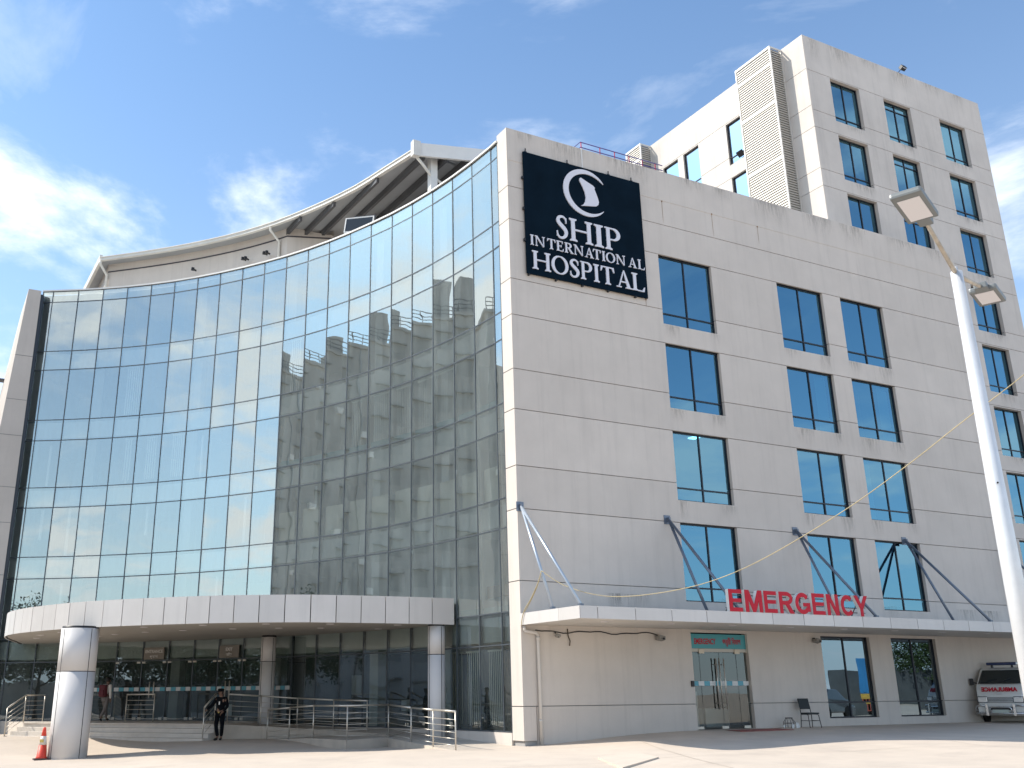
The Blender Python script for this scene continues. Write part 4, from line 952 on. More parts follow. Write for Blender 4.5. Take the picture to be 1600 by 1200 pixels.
def serif(g, ch):
    if ch == 'I': stem(g, .095)
    elif ch == 'H': stem(g, .09); stem(g, .74); g.rect(.2, .78, .475, .545)
    elif ch == 'L': stem(g, .09); g.rect(.2, .62, 0, .06); g.poly([(.54,.05),(.64,.0),(.68,.26),(.635,.26)])
    elif ch == 'T': stem(g, .305, top=False); g.rect(.03, .73, .94, 1); g.poly([(.03,1),(.0,.72),(.045,.72),(.13,.95)]); g.poly([(.73,1),(.76,.72),(.715,.72),(.63,.95)])
    elif ch == 'E': stem(g, .09); g.rect(.2, .58, .94, 1); g.rect(.2, .62, 0, .06); g.rect(.2, .46, .48, .54); g.poly([(.53,.96),(.6,1),(.605,.76),(.565,.76)]); g.poly([(.54,.04),(.62,0),(.66,.26),(.615,.26)]); g.rect(.43, .475, .40, .62)
    elif ch == 'P': stem(g, .09, top=False); g.rect(.015, .25, .945, 1); g.ribbon([(.2,.968)]+arc(.38,.72,.245,.248,90,-90,18)+[(.2,.47)], [.06,.06]+[.06+.095*math.sin(math.pi*k/18) for k in range(1,18)]+[.06,.06])
    elif ch == 'R': stem(g, .09, top=False); g.rect(.015, .25, .945, 1); g.ribbon([(.2,.968)]+arc(.36,.745,.225,.223,90,-90,18)+[(.2,.522)], [.06,.06]+[.06+.095*math.sin(math.pi*k/18) for k in range(1,18)]+[.06,.06]); g.poly([(.3,.52),(.44,.52),(.76,.06),(.83,.05),(.83,0),(.62,0)])
    elif ch == 'N': stem(g, .11, w=.065, bot=True, top=False); stem(g, .76, w=.065, bot=False, ser=.09); g.poly([(.0,1),(.22,1),(.825,.0),(.76,.0),(.11,.9),(.0,.95)])
    elif ch == 'A': g.poly([(.40,1),(.46,1),(.76,.06),(.585,.06)][::1]); g.poly([(.38,.93),(.44,.93),(.17,.05),(.11,.05)]); g.rect(.2, .62, .30, .365); g.rect(.0, .27, 0, .055); g.rect(.5, .85, 0, .056)
    elif ch == 'O': g.ribbon(arc(.46,.5,.375,.475,90,450,40), [.055+.10*abs(math.sin(math.pi*2*k/40/1)) for k in range(41)])
    elif ch == 'S':
        c = [(.47,.80),(.44,.90),(.36,.965),(.27,.972),(.17,.93),(.115,.84),(.125,.73),(.20,.63),(.30,.54),(.40,.44),(.455,.33),(.445,.20),(.37,.085),(.26,.03),(.16,.04),(.09,.11),(.055,.22)]
        cs = [tuple(v) for v in catmull([Vector(p) for p in c], 3)]; n = len(cs); g.ribbon(cs, [.055+.115*math.sin(math.pi*k/(n-1))**1.6 for k in range(n)]); g.rect(.45, .49, .70, .93); g.rect(.035, .08, .08, .31)
def word(s, spans, z, h, dep=.05):
    for ch, (a, b) in zip(s, spans):
        g = Glyph((b-a)/SW_[ch], h, a, z, -.155, dep); serif(g, ch); local('letter', g.m, LETW, SG)
X0, Z0 = .6, 14.99
rel = lambda L: [(a-X0, b-X0) for a, b in L]
word('SHIP', rel([(1.84,2.36),(2.40,3.42),(3.46,3.90),(3.93,4.65)]), 16.58-Z0, .88)
word('HOSPITAL', rel([(.80,1.56),(1.58,2.29),(2.33,2.76),(2.79,3.30),(3.34,3.61),(3.66,4.26),(4.33,5.01),(5.02,5.60)]), 15.19-Z0, .68)
sp_ = []; x = .75; ws = [SW_[c]*.42 for c in 'INTERNATIONAL']; gaps = [.035,.09,.03,.045,.03,.05,-.02,.04,.02,.03,.13,.05]; tot = sum(ws)+sum(gaps); sc_ = (5.66-.75)/tot
for k, w in enumerate(ws):
    sp_.append((x, x+w*sc_)); x += w*sc_ + (gaps[k]*sc_ if k < 12 else 0)
word('INTERNATIONAL', rel(sp_), 16.07-Z0, .385)
g = Glyph(1, 1, -X0, -Z0, -.155, .05)
cs = arc(3.28, 18.63, .93, .86, 38, 318, 48); g.ribbon(cs, [.012+.215*math.sin(math.pi*(k/48)**.95)**.75 for k in range(49)]); local('emblem_ring', g.m, LETW, SG)
g = Glyph(1, 1, -X0, -Z0, -.155, .05)
fg = [(2.96,19.08),(2.97,19.17),(3.02,19.21),(3.12,19.17),(3.35,19.08),(3.56,19.00),(3.63,18.93),(3.605,18.88),(3.66,18.74),(3.74,18.52),(3.77,18.38),(3.74,18.27),(3.66,18.20),(3.52,18.165),(3.25,18.12),(2.97,18.065),(3.08,18.14),(3.16,18.27),(3.20,18.45),(3.17,18.65),(3.10,18.82)]
g.poly(fg); local('emblem_sail', g.m, LETW, SG)

# ------------------------------------------------------------------ EMERGENCY channel letters on the canopy edge
EL = thing('emergency_sign', 'red EMERGENCY channel letters with white sides standing on the canopy edge', 'sign', (5.38, -3.05, EZ1))
def sans(g, ch, t=.21):
    w = g.w
    if ch == 'E': g.rect(0,t*1.0,0,1); g.rect(t*.5,w,.003,.18); g.rect(t*.5,w,.82,.997); g.rect(t*.5,w*.93,.42,.59)
    elif ch == 'M': g.rect(0,t,0,1); g.rect(w-t,w,0,1); g.poly([(.01,.996),(t*1.25,.996),(w/2+.05,.22),(w/2+.02,.004),(w/2-.09,.004)]); g.poly([(w-.01,.993),(w-t*1.25,.993),(w/2-.05,.22),(w/2-.02,.007),(w/2+.09,.007)])
    elif ch == 'N': g.rect(0,t,0,1); g.rect(w-t,w,0,1); g.poly([(.01,.996),(t*1.1,.996),(w-.01,.004),(w-t*1.1,.004)])
    elif ch == 'R': g.rect(0,t,0,1); g.ribbon([(.1,.91)]+arc(w*.5,.70,w*.34,.21,90,-90,14)+[(.1,.49)], .185); g.poly([(w*.38,.44),(w*.66,.47),(w,0),(w*.70,0)])
    elif ch == 'G': g.ribbon(arc(w*.5,.5,w*.5-t*.45,.5-.10,38,325,26), .20); g.rect(w*.52,w-.01,.36,.527); g.rect(w-t*.95,w,.12,.53)
    elif ch == 'C': g.ribbon(arc(w*.52,.5,w*.5-t*.45,.5-.10,42,318,26), .20)
    elif ch == 'Y': g.rect(w/2-t/2,w/2+t/2,0,.46); g.poly([(0,1),(t*1.15,1),(w/2+t*.5,.42),(w/2-t*.5,.36)]); g.poly([(w,1),(w-t*1.15,1),(w/2-t*.5,.42),(w/2+t*.5,.36)])
spans = [(5.38,5.90),(6.02,6.71),(6.79,7.31),(7.42,8.02),(8.10,8.72),(8.82,9.36),(9.46,9.98),(10.08,10.66),(10.70,11.33)]
for ch, (a, b) in zip('EMERGENCY', spans):
    h = .655
    g = Glyph(h, h, a-5.38, 0, -.09, .12); g.w = (b-a)/h; sans(g, ch); L_ = local('letter', g.m, mat('channel_white', (.70,.68,.66), .4), EL)
    g = Glyph(h, h, a-5.38, 0, -.102, .008); g.w = (b-a)/h; sans(g, ch); f_ = local('letter_face', g.m, REDF, L_)
m = MB(); m.bar((0,.06,.12), (5.95,.06,.12), .03, .03); m.bar((0,.06,.5), (5.95,.06,.5), .03, .03)
for x in (.3, 1.7, 3.1, 4.5, 5.7): m.bar((x,.08,-.1), (x,.08,.5), .03, .03); m.bar((x,.08,.5), (x,.5,-.1), .025, .025)
local('support_frame', m, STEELD, EL)

# ------------------------------------------------------------------ street lamp
px, py, pz = -3.79, -18.094, 7.09
SL = thing('street_lamp', 'tall galvanised lamp post with two flat LED heads in front of the right wall', 'street lamp', (px, py, gh(px, py)))
b0 = gh(px, py)
m = MB(); m.tube([(0,0,-.1),(0,0,3.2),(0,0,pz-b0)], [.135,.115,.078], 24); m.tube([(0,0,-.05),(0,0,.05)], .2, 16); pole = local('pole', m, mat('pole_white', (.70,.71,.72), .42, metal=.35, var=.07, vscale=4), SL)
m = MB(); m.tube([(-.085,-.085,4.1),(-.1,-.1,4.1)], .012, 8); local('bolt', m, BLACK, SL)
m = MB(); m.tube([(.02,.0,pz-b0-.05),(.03,.01,pz-b0+.09)], .02, 8); local('stub', m, GALV, SL)
ARM = mat('arm_rusty', (.50,.44,.36), .55, metal=.3, var=.25, vscale=9, alt=((.30,.20,.13), .5))
def lamp_head(end, tip_dir, L, W, tilt):
    a = Vector((0,0,pz-b0-.04)); e = Vector(end); m = MB(); m.tube([a, a.lerp(e,.5), e], [.034,.032,.030], 10); arm = local('arm', m, ARM, SL)
    d = Vector(tip_dir).normalized(); s = d.cross(Vector((0,0,1))).normalized(); n = s.cross(d).normalized(); c = e + d*(L/2+.06)
    m = MB(); m.obox(c, d*L/2, s*W/2, n*.045); h = local('lamp_head', m, mat('lamp_grey', (.17,.18,.18), .45, metal=.3), SL, bevel=.03)
    m = MB(); m.obox(e+d*.02, d*.10, s*.09, n*.05); local('neck', m, mat('lamp_grey', (.17,.18,.18), .45, metal=.3), SL, bevel=.015)
    m = MB(); m.obox(c-d*.02-n*.047, d*(L/2-.09), s*(W/2-.06), n*.004); o = local('led_panel', m, LAMPW, h)
    m = MB()
    for k in range(7): m.obox(c+d*(-L*.28+k*L*.09)+n*.06, d*.006, s*W*.36, n*.03)
    local('fins', m, STEELD, h)
lamp_head((-1.02,-.36,.42+pz-b0), (-.86,-.34,.12), .74, .40, 0)
lamp_head((1.05,.34,.10+pz-b0), (.86,.36,-.03), .66, .38, 0)

# ------------------------------------------------------------------ yellow wire
wp = [(0.02,-1.21,4.91),(.31,-1.89,4.45),(.73,-2.83,4.11),(1.14,-3.75,4.0),(1.69,-4.98,4.06),(2.22,-6.15,4.27),(2.8,-7.45,4.74),(3.63,-9.3,5.68),(4.28,-10.78,6.59),(4.79,-11.91,7.37),(5.4,-13.26,8.27),(6.2,-15.05,9.6),(9,-21,14)]
m = MB(); m.tube([tuple(v) for v in catmull([Vector(p) for p in wp], 6)], .011, 6)
YW = mat('yellow_cable', (.46,.37,.20), .6, var=.15, vscale=8)
wr = m.build('yellow_wire', YW); tag(wr, 'slack yellow wire strung from the canopy strut past the lamp post', 'wire')
m = MB(); m.tube([tuple(v) for v in catmull([Vector(p) for p in [(-.01,-1.25,4.9),(-.03,-1.1,4.6),(-.05,-.7,4.15),(-.07,-.35,3.85),(-.075,-.2,3.6),(-.075,-.15,3.42)]], 5)], .014, 6); m.tube([tuple(v) for v in catmull([Vector(p) for p in [(.01,-1.2,4.85),(-.02,-.95,4.4),(-.04,-.45,3.9),(-.07,-.3,3.78)]], 5)], .010, 5); m.build('wire_tail', YW, wr)

# ------------------------------------------------------------------ chair, odds and ends, mat, cone
CH = thing('chair', 'black steel-framed chair with padded seat standing by the wall', 'chair', (10.9, -.55, gh(10.9,-.55)), R(-12))
CF = mat('chair_frame', (.015,.015,.017), .4, metal=.4); CPAD = mat('chair_pad', (.022,.028,.03), .7)
for sx in (-1, 1):
    m = MB(); m.tube([(.22*sx,.24,0),(.20*sx,.20,.42),(.19*sx,.25,.66),(.18*sx,.31,.92)], .013, 8); local('leg', m, CF, CH)
    m = MB(); m.tube([(.22*sx,-.26,0),(.20*sx,-.19,.40),(.20*sx,-.12,.42),(.20*sx,.20,.42)], .013, 8); local('leg', m, CF, CH)
    m = MB(); m.tube([(.215*sx,-.23,.22),(.21*sx,.22,.22)], .010, 6); local('stretcher', m, CF, CH)
m = MB(); m.tube([(-.212,-.225,.22),(.212,-.225,.22)], .010, 6); m.tube([(-.2,.2,.41),(.2,.2,.41)], .011, 6); local('stretcher', m, CF, CH)
m = MB(); m.box(-.215,.215,-.23,.20,.425,.475); local('seat', m, CPAD, CH, bevel=.018)
m = MB(); m.obox((0,.275,.75), (.205,0,0), (0,.018,-.005), (0,.045,.17)); local('backrest', m, CPAD, CH, bevel=.018)
zc_ = gh(10.1,-.4)
SK = thing('wire_stand', 'low black wire stand beside the chair with white bottles under it', 'stand', (10.1, -.38, zc_))
m = MB(); m.lathe([(.12,.30),(.12,.325)], (0,0,0), 16); local('top_plate', m, BLACK, SK)
for k in range(6):
    a = k*math.pi/3; m = MB(); m.tube([(.10*math.cos(a),.10*math.sin(a),.30),(.19*math.cos(a),.19*math.sin(a),.18),(.20*math.cos(a),.20*math.sin(a),0)], .008, 6); local('leg', m, CF, SK)
m = MB(); m.tube([(.19*math.cos(k*math.pi/8),.19*math.sin(k*math.pi/8),.15) for k in range(17)], .007, 5, cap=False); local('ring', m, CF, SK)
for k, (x, y, h, lab) in enumerate(((10.0,-.62,.16,'white bottle under the left of the wire stand'),(10.14,-.66,.19,'white bottle under the middle of the wire stand'),(10.26,-.60,.17,'white bottle nearest the chair under the wire stand'),(9.72,-.5,.10,'small white cup left of the wire stand on the pavement'))):
    m = MB(); m.lathe([(.042,0),(.045,.02),(.045,h*.65),(.018,h*.82),(.018,h)] if k < 3 else [(.03,0),(.04,h)], (0,0,0), 14)
    b = thing('bottle' if k < 3 else 'cup', lab, 'bottle' if k < 3 else 'cup', (x, y, gh(x, y))); local('body', m, mat('bottle_white', (.66,.66,.64), .4), b)
m = MB(); nmx = 8
for k in range(nmx):
    xa, xb = 7.1+2.3*k/nmx, 7.1+2.3*(k+1)/nmx; f_ = lambda x, y: (x, y, gh(x, y)+.014)
    m.quad(f_(xa,-1.25), f_(xb,-1.25), f_(xb,-.55), f_(xa,-.55)); m.quad((xa,-1.25,gh(xa,-1.25)-.03), (xb,-1.25,gh(xb,-1.25)-.03), f_(xb,-1.25), f_(xa,-1.25))
tag(m.build('door_mat', mat('mat_red', (.34,.12,.10), .95, var=.25, vscale=6)), 'faded red mat on the pavement in front of the emergency door', 'mat')
cx_, cy_ = -12.0, 9.35
CN = thing('traffic_cone', 'orange red traffic cone with white band beside the thick column', 'traffic cone', (cx_, cy_, gh(cx_, cy_)))
CO = mat('cone_orange', (.72,.06,.03), .5, var=.05, vscale=4)
m = MB(); m.box(-.24,.24,-.24,.24,0,.045); local('base', m, mat('cone_base', (.07,.05,.045), .8), CN, bevel=.02)
m = MB(); m.lathe([(.185,.045),(.155,.09),(.118,.44)], (0,0,0), 28); local('lower_cone', m, CO, CN)
m = MB(); m.lathe([(.118,.441),(.083,.70)], (0,0,0), 28); local('reflective_band', m, mat('band_white', (.70,.66,.60), .4, var=.1, vscale=6), CN)
m = MB(); m.lathe([(.083,.701),(.042,.95),(.03,.96)], (0,0,0), 28); local('tip', m, CO, CN)
m = MB(); m.obox((-.055,-.082,.56), (.05,-.034,0), (.004,.006,.001), (0,.012,.045)); local('sticker', m, mat('sticker_yellow', (.5,.36,.08), .5, var=.3, vscale=20), CN)

# ------------------------------------------------------------------ ambulance
heading = math.atan2(-.93, .37)          # local -Y is the nose
nose = Vector((-.93, -.37)).normalized()
rz = math.atan2(nose.x, -nose.y)
AB = thing('ambulance', 'white ambulance van with steel bull bar parked under the canopy end', 'ambulance', (20.1, -1.15, gh(20,-1)), rz)
VW = mat('van_white', (.70,.69,.66), .25, var=.03, vscale=2, coat=.5)
prof = [(.10,.26),(.02,.42),(0,.72),(.03,.98),(.10,1.16),(.26,1.33),(.86,1.90),(1.1,1.97),(4.55,1.98),(4.68,1.85),(4.70,.30),(4.1,.24),(1.0,.24)]
m = MB(); n = len(prof)
def hw(y, z): return (.85-(max(0, z-1.2)*.17)-(.10*(max(0,.35-y)/.35)**2))
for s in (-1, 1): m.v += [(s*hw(y, z), y, z) for y, z in prof]
m.f.append(tuple(range(n))[::-1] if False else tuple(reversed(range(n)))); m.f.append(tuple(range(n, 2*n)))
for k in range(n): m.f.append((k, (k+1) % n, n+(k+1) % n, n+k))
m.sm += [False]*(n+2)
local('body', m, VW, AB, bevel=.045)
VG = glass('van_glass', (.6,.7,.72), (.10,.13,.13), .10)
DK = mat('van_dark', (.02,.022,.024), .35)
m = MB(); w0, w1 = .73, .64
m.poly([(-w0,.265,1.375),(w0,.265,1.375),(w1,.80,1.868),(-w1,.80,1.868)]); m.v = [(x, y-.030, z+.012) for x, y, z in m.v]; local('windshield', m, mat('windshield_dark', (.02,.028,.03), .06, spec=.8), AB)
for s in (-1, 1):
    m = MB(); m.obox((s*.60,.005,.82), (.16,0,0), (0,.035,0), (0,0,.10)); local('headlight', m, mat('headlight_clear', (.62,.64,.66), .12, metal=.5), AB, bevel=.02)
    m = MB(); m.obox((s*.62,.012,.82), (.17,0,0), (0,.02,0), (0,0,.115)); local('lamp_bezel', m, DK, AB)
    m = MB(); m.tube([(s*.80,.42,1.40),(s*.93,.40,1.44)], .02, 6); m.obox((s*.98,.38,1.46), (.07,0,0), (0,.04,0), (0,0,.12)); local('mirror', m, BLACK, AB, bevel=.012)
    for yy in (1.0, 3.7):
        m = MB(); m.tube([(s*.72,yy,.31),(s*.87,yy,.31)], .31, 24); w_ = local('wheel', m, RUBBER, AB)
        m = MB(); m.tube([(s*.872,yy,.31),(s*.885,yy,.31)], .19, 20); o = m.build('rim', GALV); o.parent = w_
    m = MB(); m.quad((s*.846,1.2,1.25),(s*.846,4.2,1.25),(s*.765,4.2,1.75),(s*.765,1.2,1.75)); m.v = [(x+s*.012, y, z) for x, y, z in m.v]; local('side_window', m, mat('windshield_dark', (.02,.028,.03), .06, spec=.8), AB)
    m = MB(); m.obox((s*.852,2.6,.85), (.003,0,0), (0,1.9,0), (0,0,.06)); local('side_stripe', m, REDF, AB)
m = MB(); m.box(-.44,.44,-.012,.03,.72,.90); local('grille', m, DK, AB)
for z in (.76,.81,.87): m = MB(); m.box(-.42,.42,-.022,-.008,z-.012,z+.012); local('grille_bar', m, GALV, AB)
m = MB(); m.obox((0,-.018,1.05), (.075,0,0), (0,.008,0), (0,0,.035)); local('emblem', m, GALV, AB, bevel=.01)
m = MB(); m.box(-.80,.80,-.06,.12,.36,.62); local('bumper', m, VW, AB, bevel=.04)
m = MB(); m.box(-.40,.40,-.068,-.055,.45,.57); local('bumper_grille', m, DK, AB)
m = MB()
for s in (-1, 1): m.box(s*.46-.04, s*.46+.04, -.20, -.14, .26, .66)
m.tube([(-.36,-.18,.34),(-.36,-.18,.50),(-.30,-.18,.56),(.30,-.18,.56),(.36,-.18,.50),(.36,-.18,.34)], .024, 8); m.tube([(-.84,-.10,.34),(-.46,-.17,.34),(.46,-.17,.34),(.84,-.10,.34)], .03, 8)
for s in (-1, 1): m.tube([(s*.5,-.17,.62),(s*.80,-.12,.60),(s*.88,-.04,.50),(s*.84,-.06,.36)], .024, 8)
local('bull_bar', m, mat('chrome', (.62,.63,.65), .15, metal=1.), AB)
m = MB(); m.box(-.27,.27,-.22,-.205,.36,.47); local('number_plate', m, mat('plate_green', (.45,.5,.45), .5), AB)
nl = math.atan2(.18, .07)
Mx = Matrix.Translation((0, .045, 1.115)) @ Matrix.Rotation(R(90)-R(12), 4, 'X') @ Matrix.Scale(-1, 4, (1,0,0))
o = text_obj('lettering', 'AMBULANCE', .20, Mx, REDF, None, bold=.008, width=1.22, ext=.012); o.parent = AB
m = MB(); m.box(-.52,.52,1.0,1.3,2.06,2.17); local('light_bar', m, mat('siren_blue', (.015,.03,.10), .2), AB, bevel=.03)
for s in (-.35, .35): m = MB(); m.box(s-.04,s+.04,1.1,1.2,1.95,2.07); local('bar_mount', m, DK, AB)
for s in (-.2, .25): m = MB(); m.tube([(s-.35,.30,1.39),(s+.1,.45,1.55)], .010, 5); m.v = [(x, y-.05, z+.01) for x, y, z in m.v]; local('wiper', m, BLACK, AB)

# ------------------------------------------------------------------ people
SKIN = mat('skin_brown', (.20,.115,.075), .55)
def skinned(name, nodes, edges, m, parent, sub=1):
    me = bpy.data.meshes.new(name); me.from_pydata([p for p, r in nodes], edges, [])
    o = bpy.data.objects.new(name, me); col.objects.link(o)
    md = o.modifiers.new('Skin', 'SKIN'); md.use_smooth_shade = True
    if not me.skin_vertices: me.skin_vertices.new()
    sv = me.skin_vertices[0].data
    for k, (p, r) in enumerate(nodes):
        sv[k].radius = (r, r) if not isinstance(r, tuple) else r
    sv[0].use_root = True
    s = o.modifiers.new('Sub', 'SUBSURF'); s.levels = sub; s.render_levels = sub
    me.materials.append(m); o.parent = parent
    dg = bpy.context.evaluated_depsgraph_get(); dg.update()
    me2 = bpy.data.meshes.new_from_object(o.evaluated_get(dg)); o.modifiers.clear(); o.data = me2
    if not me2.materials: me2.materials.append(m)
    bpy.data.meshes.remove(me); return o
def person(label, loc, rz, J, shirt, trousers, shoes, hair, extra=None):
    """J: joint positions; local -Y is where the person faces"""
    T = thing('person', label, 'person', loc, rz)
    N = []; E_ = []; ix = {}
    def add(k, p, r, par=None):
        ix[k] = len(N); N.append((tuple(p), r))
        if par: E_.append((ix[par], ix[k]))
    pel, che, nec, hed = Vector(J['pel']), Vector(J['che']), Vector(J['nec']), Vector(J['hed'])
    add('pel', pel, .115); add('wai', pel.lerp(che,.45), .105, 'pel'); add('che', che, .125, 'wai'); add('nec', nec, .052, 'che'); add('jaw', nec.lerp(hed,.45), .062, 'nec'); add('hed', hed, .088, 'jaw'); add('crn', hed+Vector((0,.005,.075)), .07, 'hed')
    for s in 'LR':
        add('sh'+s, J['sh'+s], .062, 'che'); add('el'+s, J['el'+s], .043, 'sh'+s); add('wr'+s, J['wr'+s], .028, 'el'+s)
        w = Vector(J['wr'+s]); d = (w-Vector(J['el'+s])).normalized(); pm = w+d*.065; add('pa'+s, pm, .032, 'wr'+s)
        side = d.cross(Vector((0,1,0)));  side = side.normalized() if side.length > .1 else Vector((1,0,0))
        up = d.cross(side)
        for k in range(4):
            b = pm+d*.03+up*(.030-.020*k); e1 = b+d*(.030+.006*(1 if k in (1,2) else 0))+side*.006; e2 = e1+d*.024+side*.014
            add(f'f{s}{k}a', b, .0095, 'pa'+s); add(f'f{s}{k}b', e1, .0088, f'f{s}{k}a'); add(f'f{s}{k}c', e2, .0075, f'f{s}{k}b')
        b = w+d*.035+up*.036; add(f't{s}a', b, .011, 'pa'+s); add(f't{s}b', b+d*.03+up*.018+side*.01, .009, f't{s}a')
        add('hi'+s, J['hi'+s], .088, 'pel'); add('kn'+s, J['kn'+s], .055, 'hi'+s); add('an'+s, J['an'+s], .037, 'kn'+s); add('to'+s, J['to'+s], .032, 'an'+s)
    skinned('body', N, E_, SKIN, T, 2)
    # shirt
    q = lambda k: Vector(N[ix[k]][0])
    n = [(pel+Vector((0,0,.02)),.132),(pel.lerp(che,.45),.125),(che,.142),(nec-Vector((0,0,.02)),.066)]; e = [(0,1),(1,2),(2,3)]
    for s in 'LR':
        i = len(n); n += [(q('sh'+s),.078),(q('el'+s),.058),(q('wr'+s),.040)]; e += [(2,i),(i,i+1),(i+1,i+2)]
    skinned('shirt', [(tuple(p), r) for p, r in n], e, shirt, T, 2)
    n = [(pel,.128)]; e = []
    for s in 'LR':
        i = len(n); n += [(q('hi'+s),.105),(q('kn'+s),.074),(q('an'+s)+Vector((0,0,.03)),.060)]; e += [(0,i),(i,i+1),(i+1,i+2)]
    skinned('trousers', [(tuple(p), r) for p, r in n], e, trousers, T, 2)
    for s in 'LR':
        a, b = q('an'+s), q('to'+s); skinned('shoe', [(tuple(a+Vector((0,0,-.02))),.052),(tuple(a.lerp(b,.5)+Vector((0,0,-.02))),.05),(tuple(b+(b-a).normalized()*.02),.04)], [(0,1),(1,2)], shoes, T, 1)
    m = MB(); m.lathe([(.0,.115),(.05,.108),(.085,.07),(.1,.01),(.098,-.04),(.085,-.075)], (0,.012,.035), 18); m.v = [(x, y*1.1, z) for x, y, z in m.v]
    m.v = [tuple(hed+Vector(v)) for v in m.v if True]
    m.f = [f for f in m.f if not (sum(m.v[i][1] for i in f)/len(f) < hed.y-.045 and sum(m.v[i][2] for i in f)/len(f) < hed.z+.06)]; m.sm = [True]*len(m.f)
    local('hair', m, hair, T)
    m = MB(); m.obox(hed+Vector((0,-.098,-.01)), (.012,0,0), (0,.014,.004), (0,.006,.02)); local('nose', m, SKIN, T, bevel=.005)
    for sx in (-1, 1):
        m = MB(); m.obox(hed+Vector((.035*sx,-.084,.02)), (.012,0,0), (0,.004,0), (0,0,.006)); local('eye', m, BLACK, T)
        m = MB(); m.obox(hed+Vector((.092*sx,.0,0)), (.01,0,0), (0,.02,0), (0,0,.03)); local('ear', m, SKIN, T, bevel=.006)
    m = MB(); m.obox(hed+Vector((0,-.082,-.045)), (.022,0,0), (0,.004,0), (0,0,.005)); local('mouth', m, mat('lip', (.16,.06,.05), .5), T)
    return T, hed, che
DKN = mat('uniform_black', (.005,.006,.008), .9, spec=.1); HAIRM = mat('hair_black', (.008,.007,.007), .6); LEA = mat('shoe_black', (.01,.01,.01), .4)
face_cam = lambda x, y: math.atan2(-(-16.16-x), (-26.16-y))
def face(dx, dy): return math.atan2(dx, -dy)
gx, gy = -5.85, 11.0
G, hd, chg = person('security guard in black uniform and cap leaning by the steps rail', (-6.2, 10.15, gh(-6.2,10.15)), face(-.75,-.8),
    dict(pel=(.02,.02,.90), che=(.04,.0,1.27), nec=(.03,-.01,1.43), hed=(.02,-.04,1.56), shL=(.21,.0,1.36), elL=(.30,-.02,1.10), wrL=(.20,-.16,.93), shR=(-.15,.0,1.36), elR=(-.30,-.05,1.12), wrR=(-.44,-.14,1.0),
         hiL=(.10,.02,.86), knL=(.14,-.03,.47), anL=(.10,.02,.08), toL=(.13,-.12,.03), hiR=(-.08,.02,.86), knR=(-.07,-.09,.48), anR=(.02,-.10,.08), toR=(-.02,-.25,.03)), DKN, DKN, LEA, HAIRM)
m = MB(); m.lathe([(.105,-.0),(.112,.03),(.118,.06),(.08,.085),(.0,.09)], tuple(hd+Vector((0,.01,.055))), 20); m.obox(hd+Vector((0,-.13,.058)), (.075,0,0), (0,.05,-.012), (0,.001,.006)); local('cap', m, DKN, G)
m = MB(); m.obox(chg+Vector((0,-.145,-.05)), (.022,0,0), (0,.004,0), (0,0,.055)); local('name_tag', m, WHITE, G)
m = MB(); m.obox(chg+Vector((-.01,-.135,-.36)), (.03,0,0), (0,.006,0), (0,0,.02)); local('belt_buckle', m, mat('brass', (.4,.3,.1), .3, metal=.8), G)
Mn, hd, chg = person('man in white shirt with maroon backpack walking towards the entrance doors', (-8.75, 18.25, .545), face(.8,.62),
    dict(pel=(0,0,.90), che=(0,-.03,1.27), nec=(0,-.05,1.43), hed=(0,-.08,1.57), shL=(.19,-.02,1.36), elL=(.25,.0,1.10), wrL=(.24,-.14,.90), shR=(-.19,-.02,1.36), elR=(-.25,.03,1.10), wrR=(-.24,-.02,.86),
         hiL=(.09,0,.86), knL=(.10,-.16,.48), anL=(.10,-.26,.10), toL=(.11,-.40,.05), hiR=(-.09,0,.86), knR=(-.10,.07,.47), anR=(-.10,.30,.14), toR=(-.11,.22,.03)), WHITE, mat('trouser_grey', (.17,.15,.14), .8), LEA, HAIRM)
BP = mat('maroon_bag', (.10,.014,.022), .75, var=.15, vscale=8)
m = MB(); m.obox(chg+Vector((0,.20,-.10)), (.16,0,0), (0,.10,.0), (0,.01,.24)); local('backpack', m, BP, Mn, bevel=.06)
m = MB(); m.obox(chg+Vector((0,.30,-.18)), (.12,0,0), (0,.035,0), (0,0,.11)); local('backpack_pocket', m, BP, Mn, bevel=.025)
for sx in (-1, 1): m = MB(); m.tube([chg+Vector((.10*sx,.12,.12)),chg+Vector((.11*sx,-.02,.16)),chg+Vector((.12*sx,-.15,.0)),chg+Vector((.13*sx,.08,-.25))], .018, 6); local('strap', m, BP, Mn)
Mh, hd, chg = person('person in maroon clothes half hidden behind the thick column', (-10.55, 18.35, .545), face(.9,-.3),
    dict(pel=(0,0,.88), che=(0,0,1.24), nec=(0,-.01,1.40), hed=(0,-.03,1.53), shL=(.18,0,1.33), elL=(.23,.03,1.08), wrL=(.22,-.05,.86), shR=(-.18,0,1.33), elR=(-.23,.03,1.08), wrR=(-.22,-.05,.86),
         hiL=(.09,0,.84), knL=(.09,-.02,.46), anL=(.09,.0,.08), toL=(.10,-.14,.03), hiR=(-.09,0,.84), knR=(-.09,.02,.46), anR=(-.09,.04,.08), toR=(-.10,-.10,.03)), BP, mat('trouser_dark', (.05,.03,.035), .8), LEA, HAIRM)

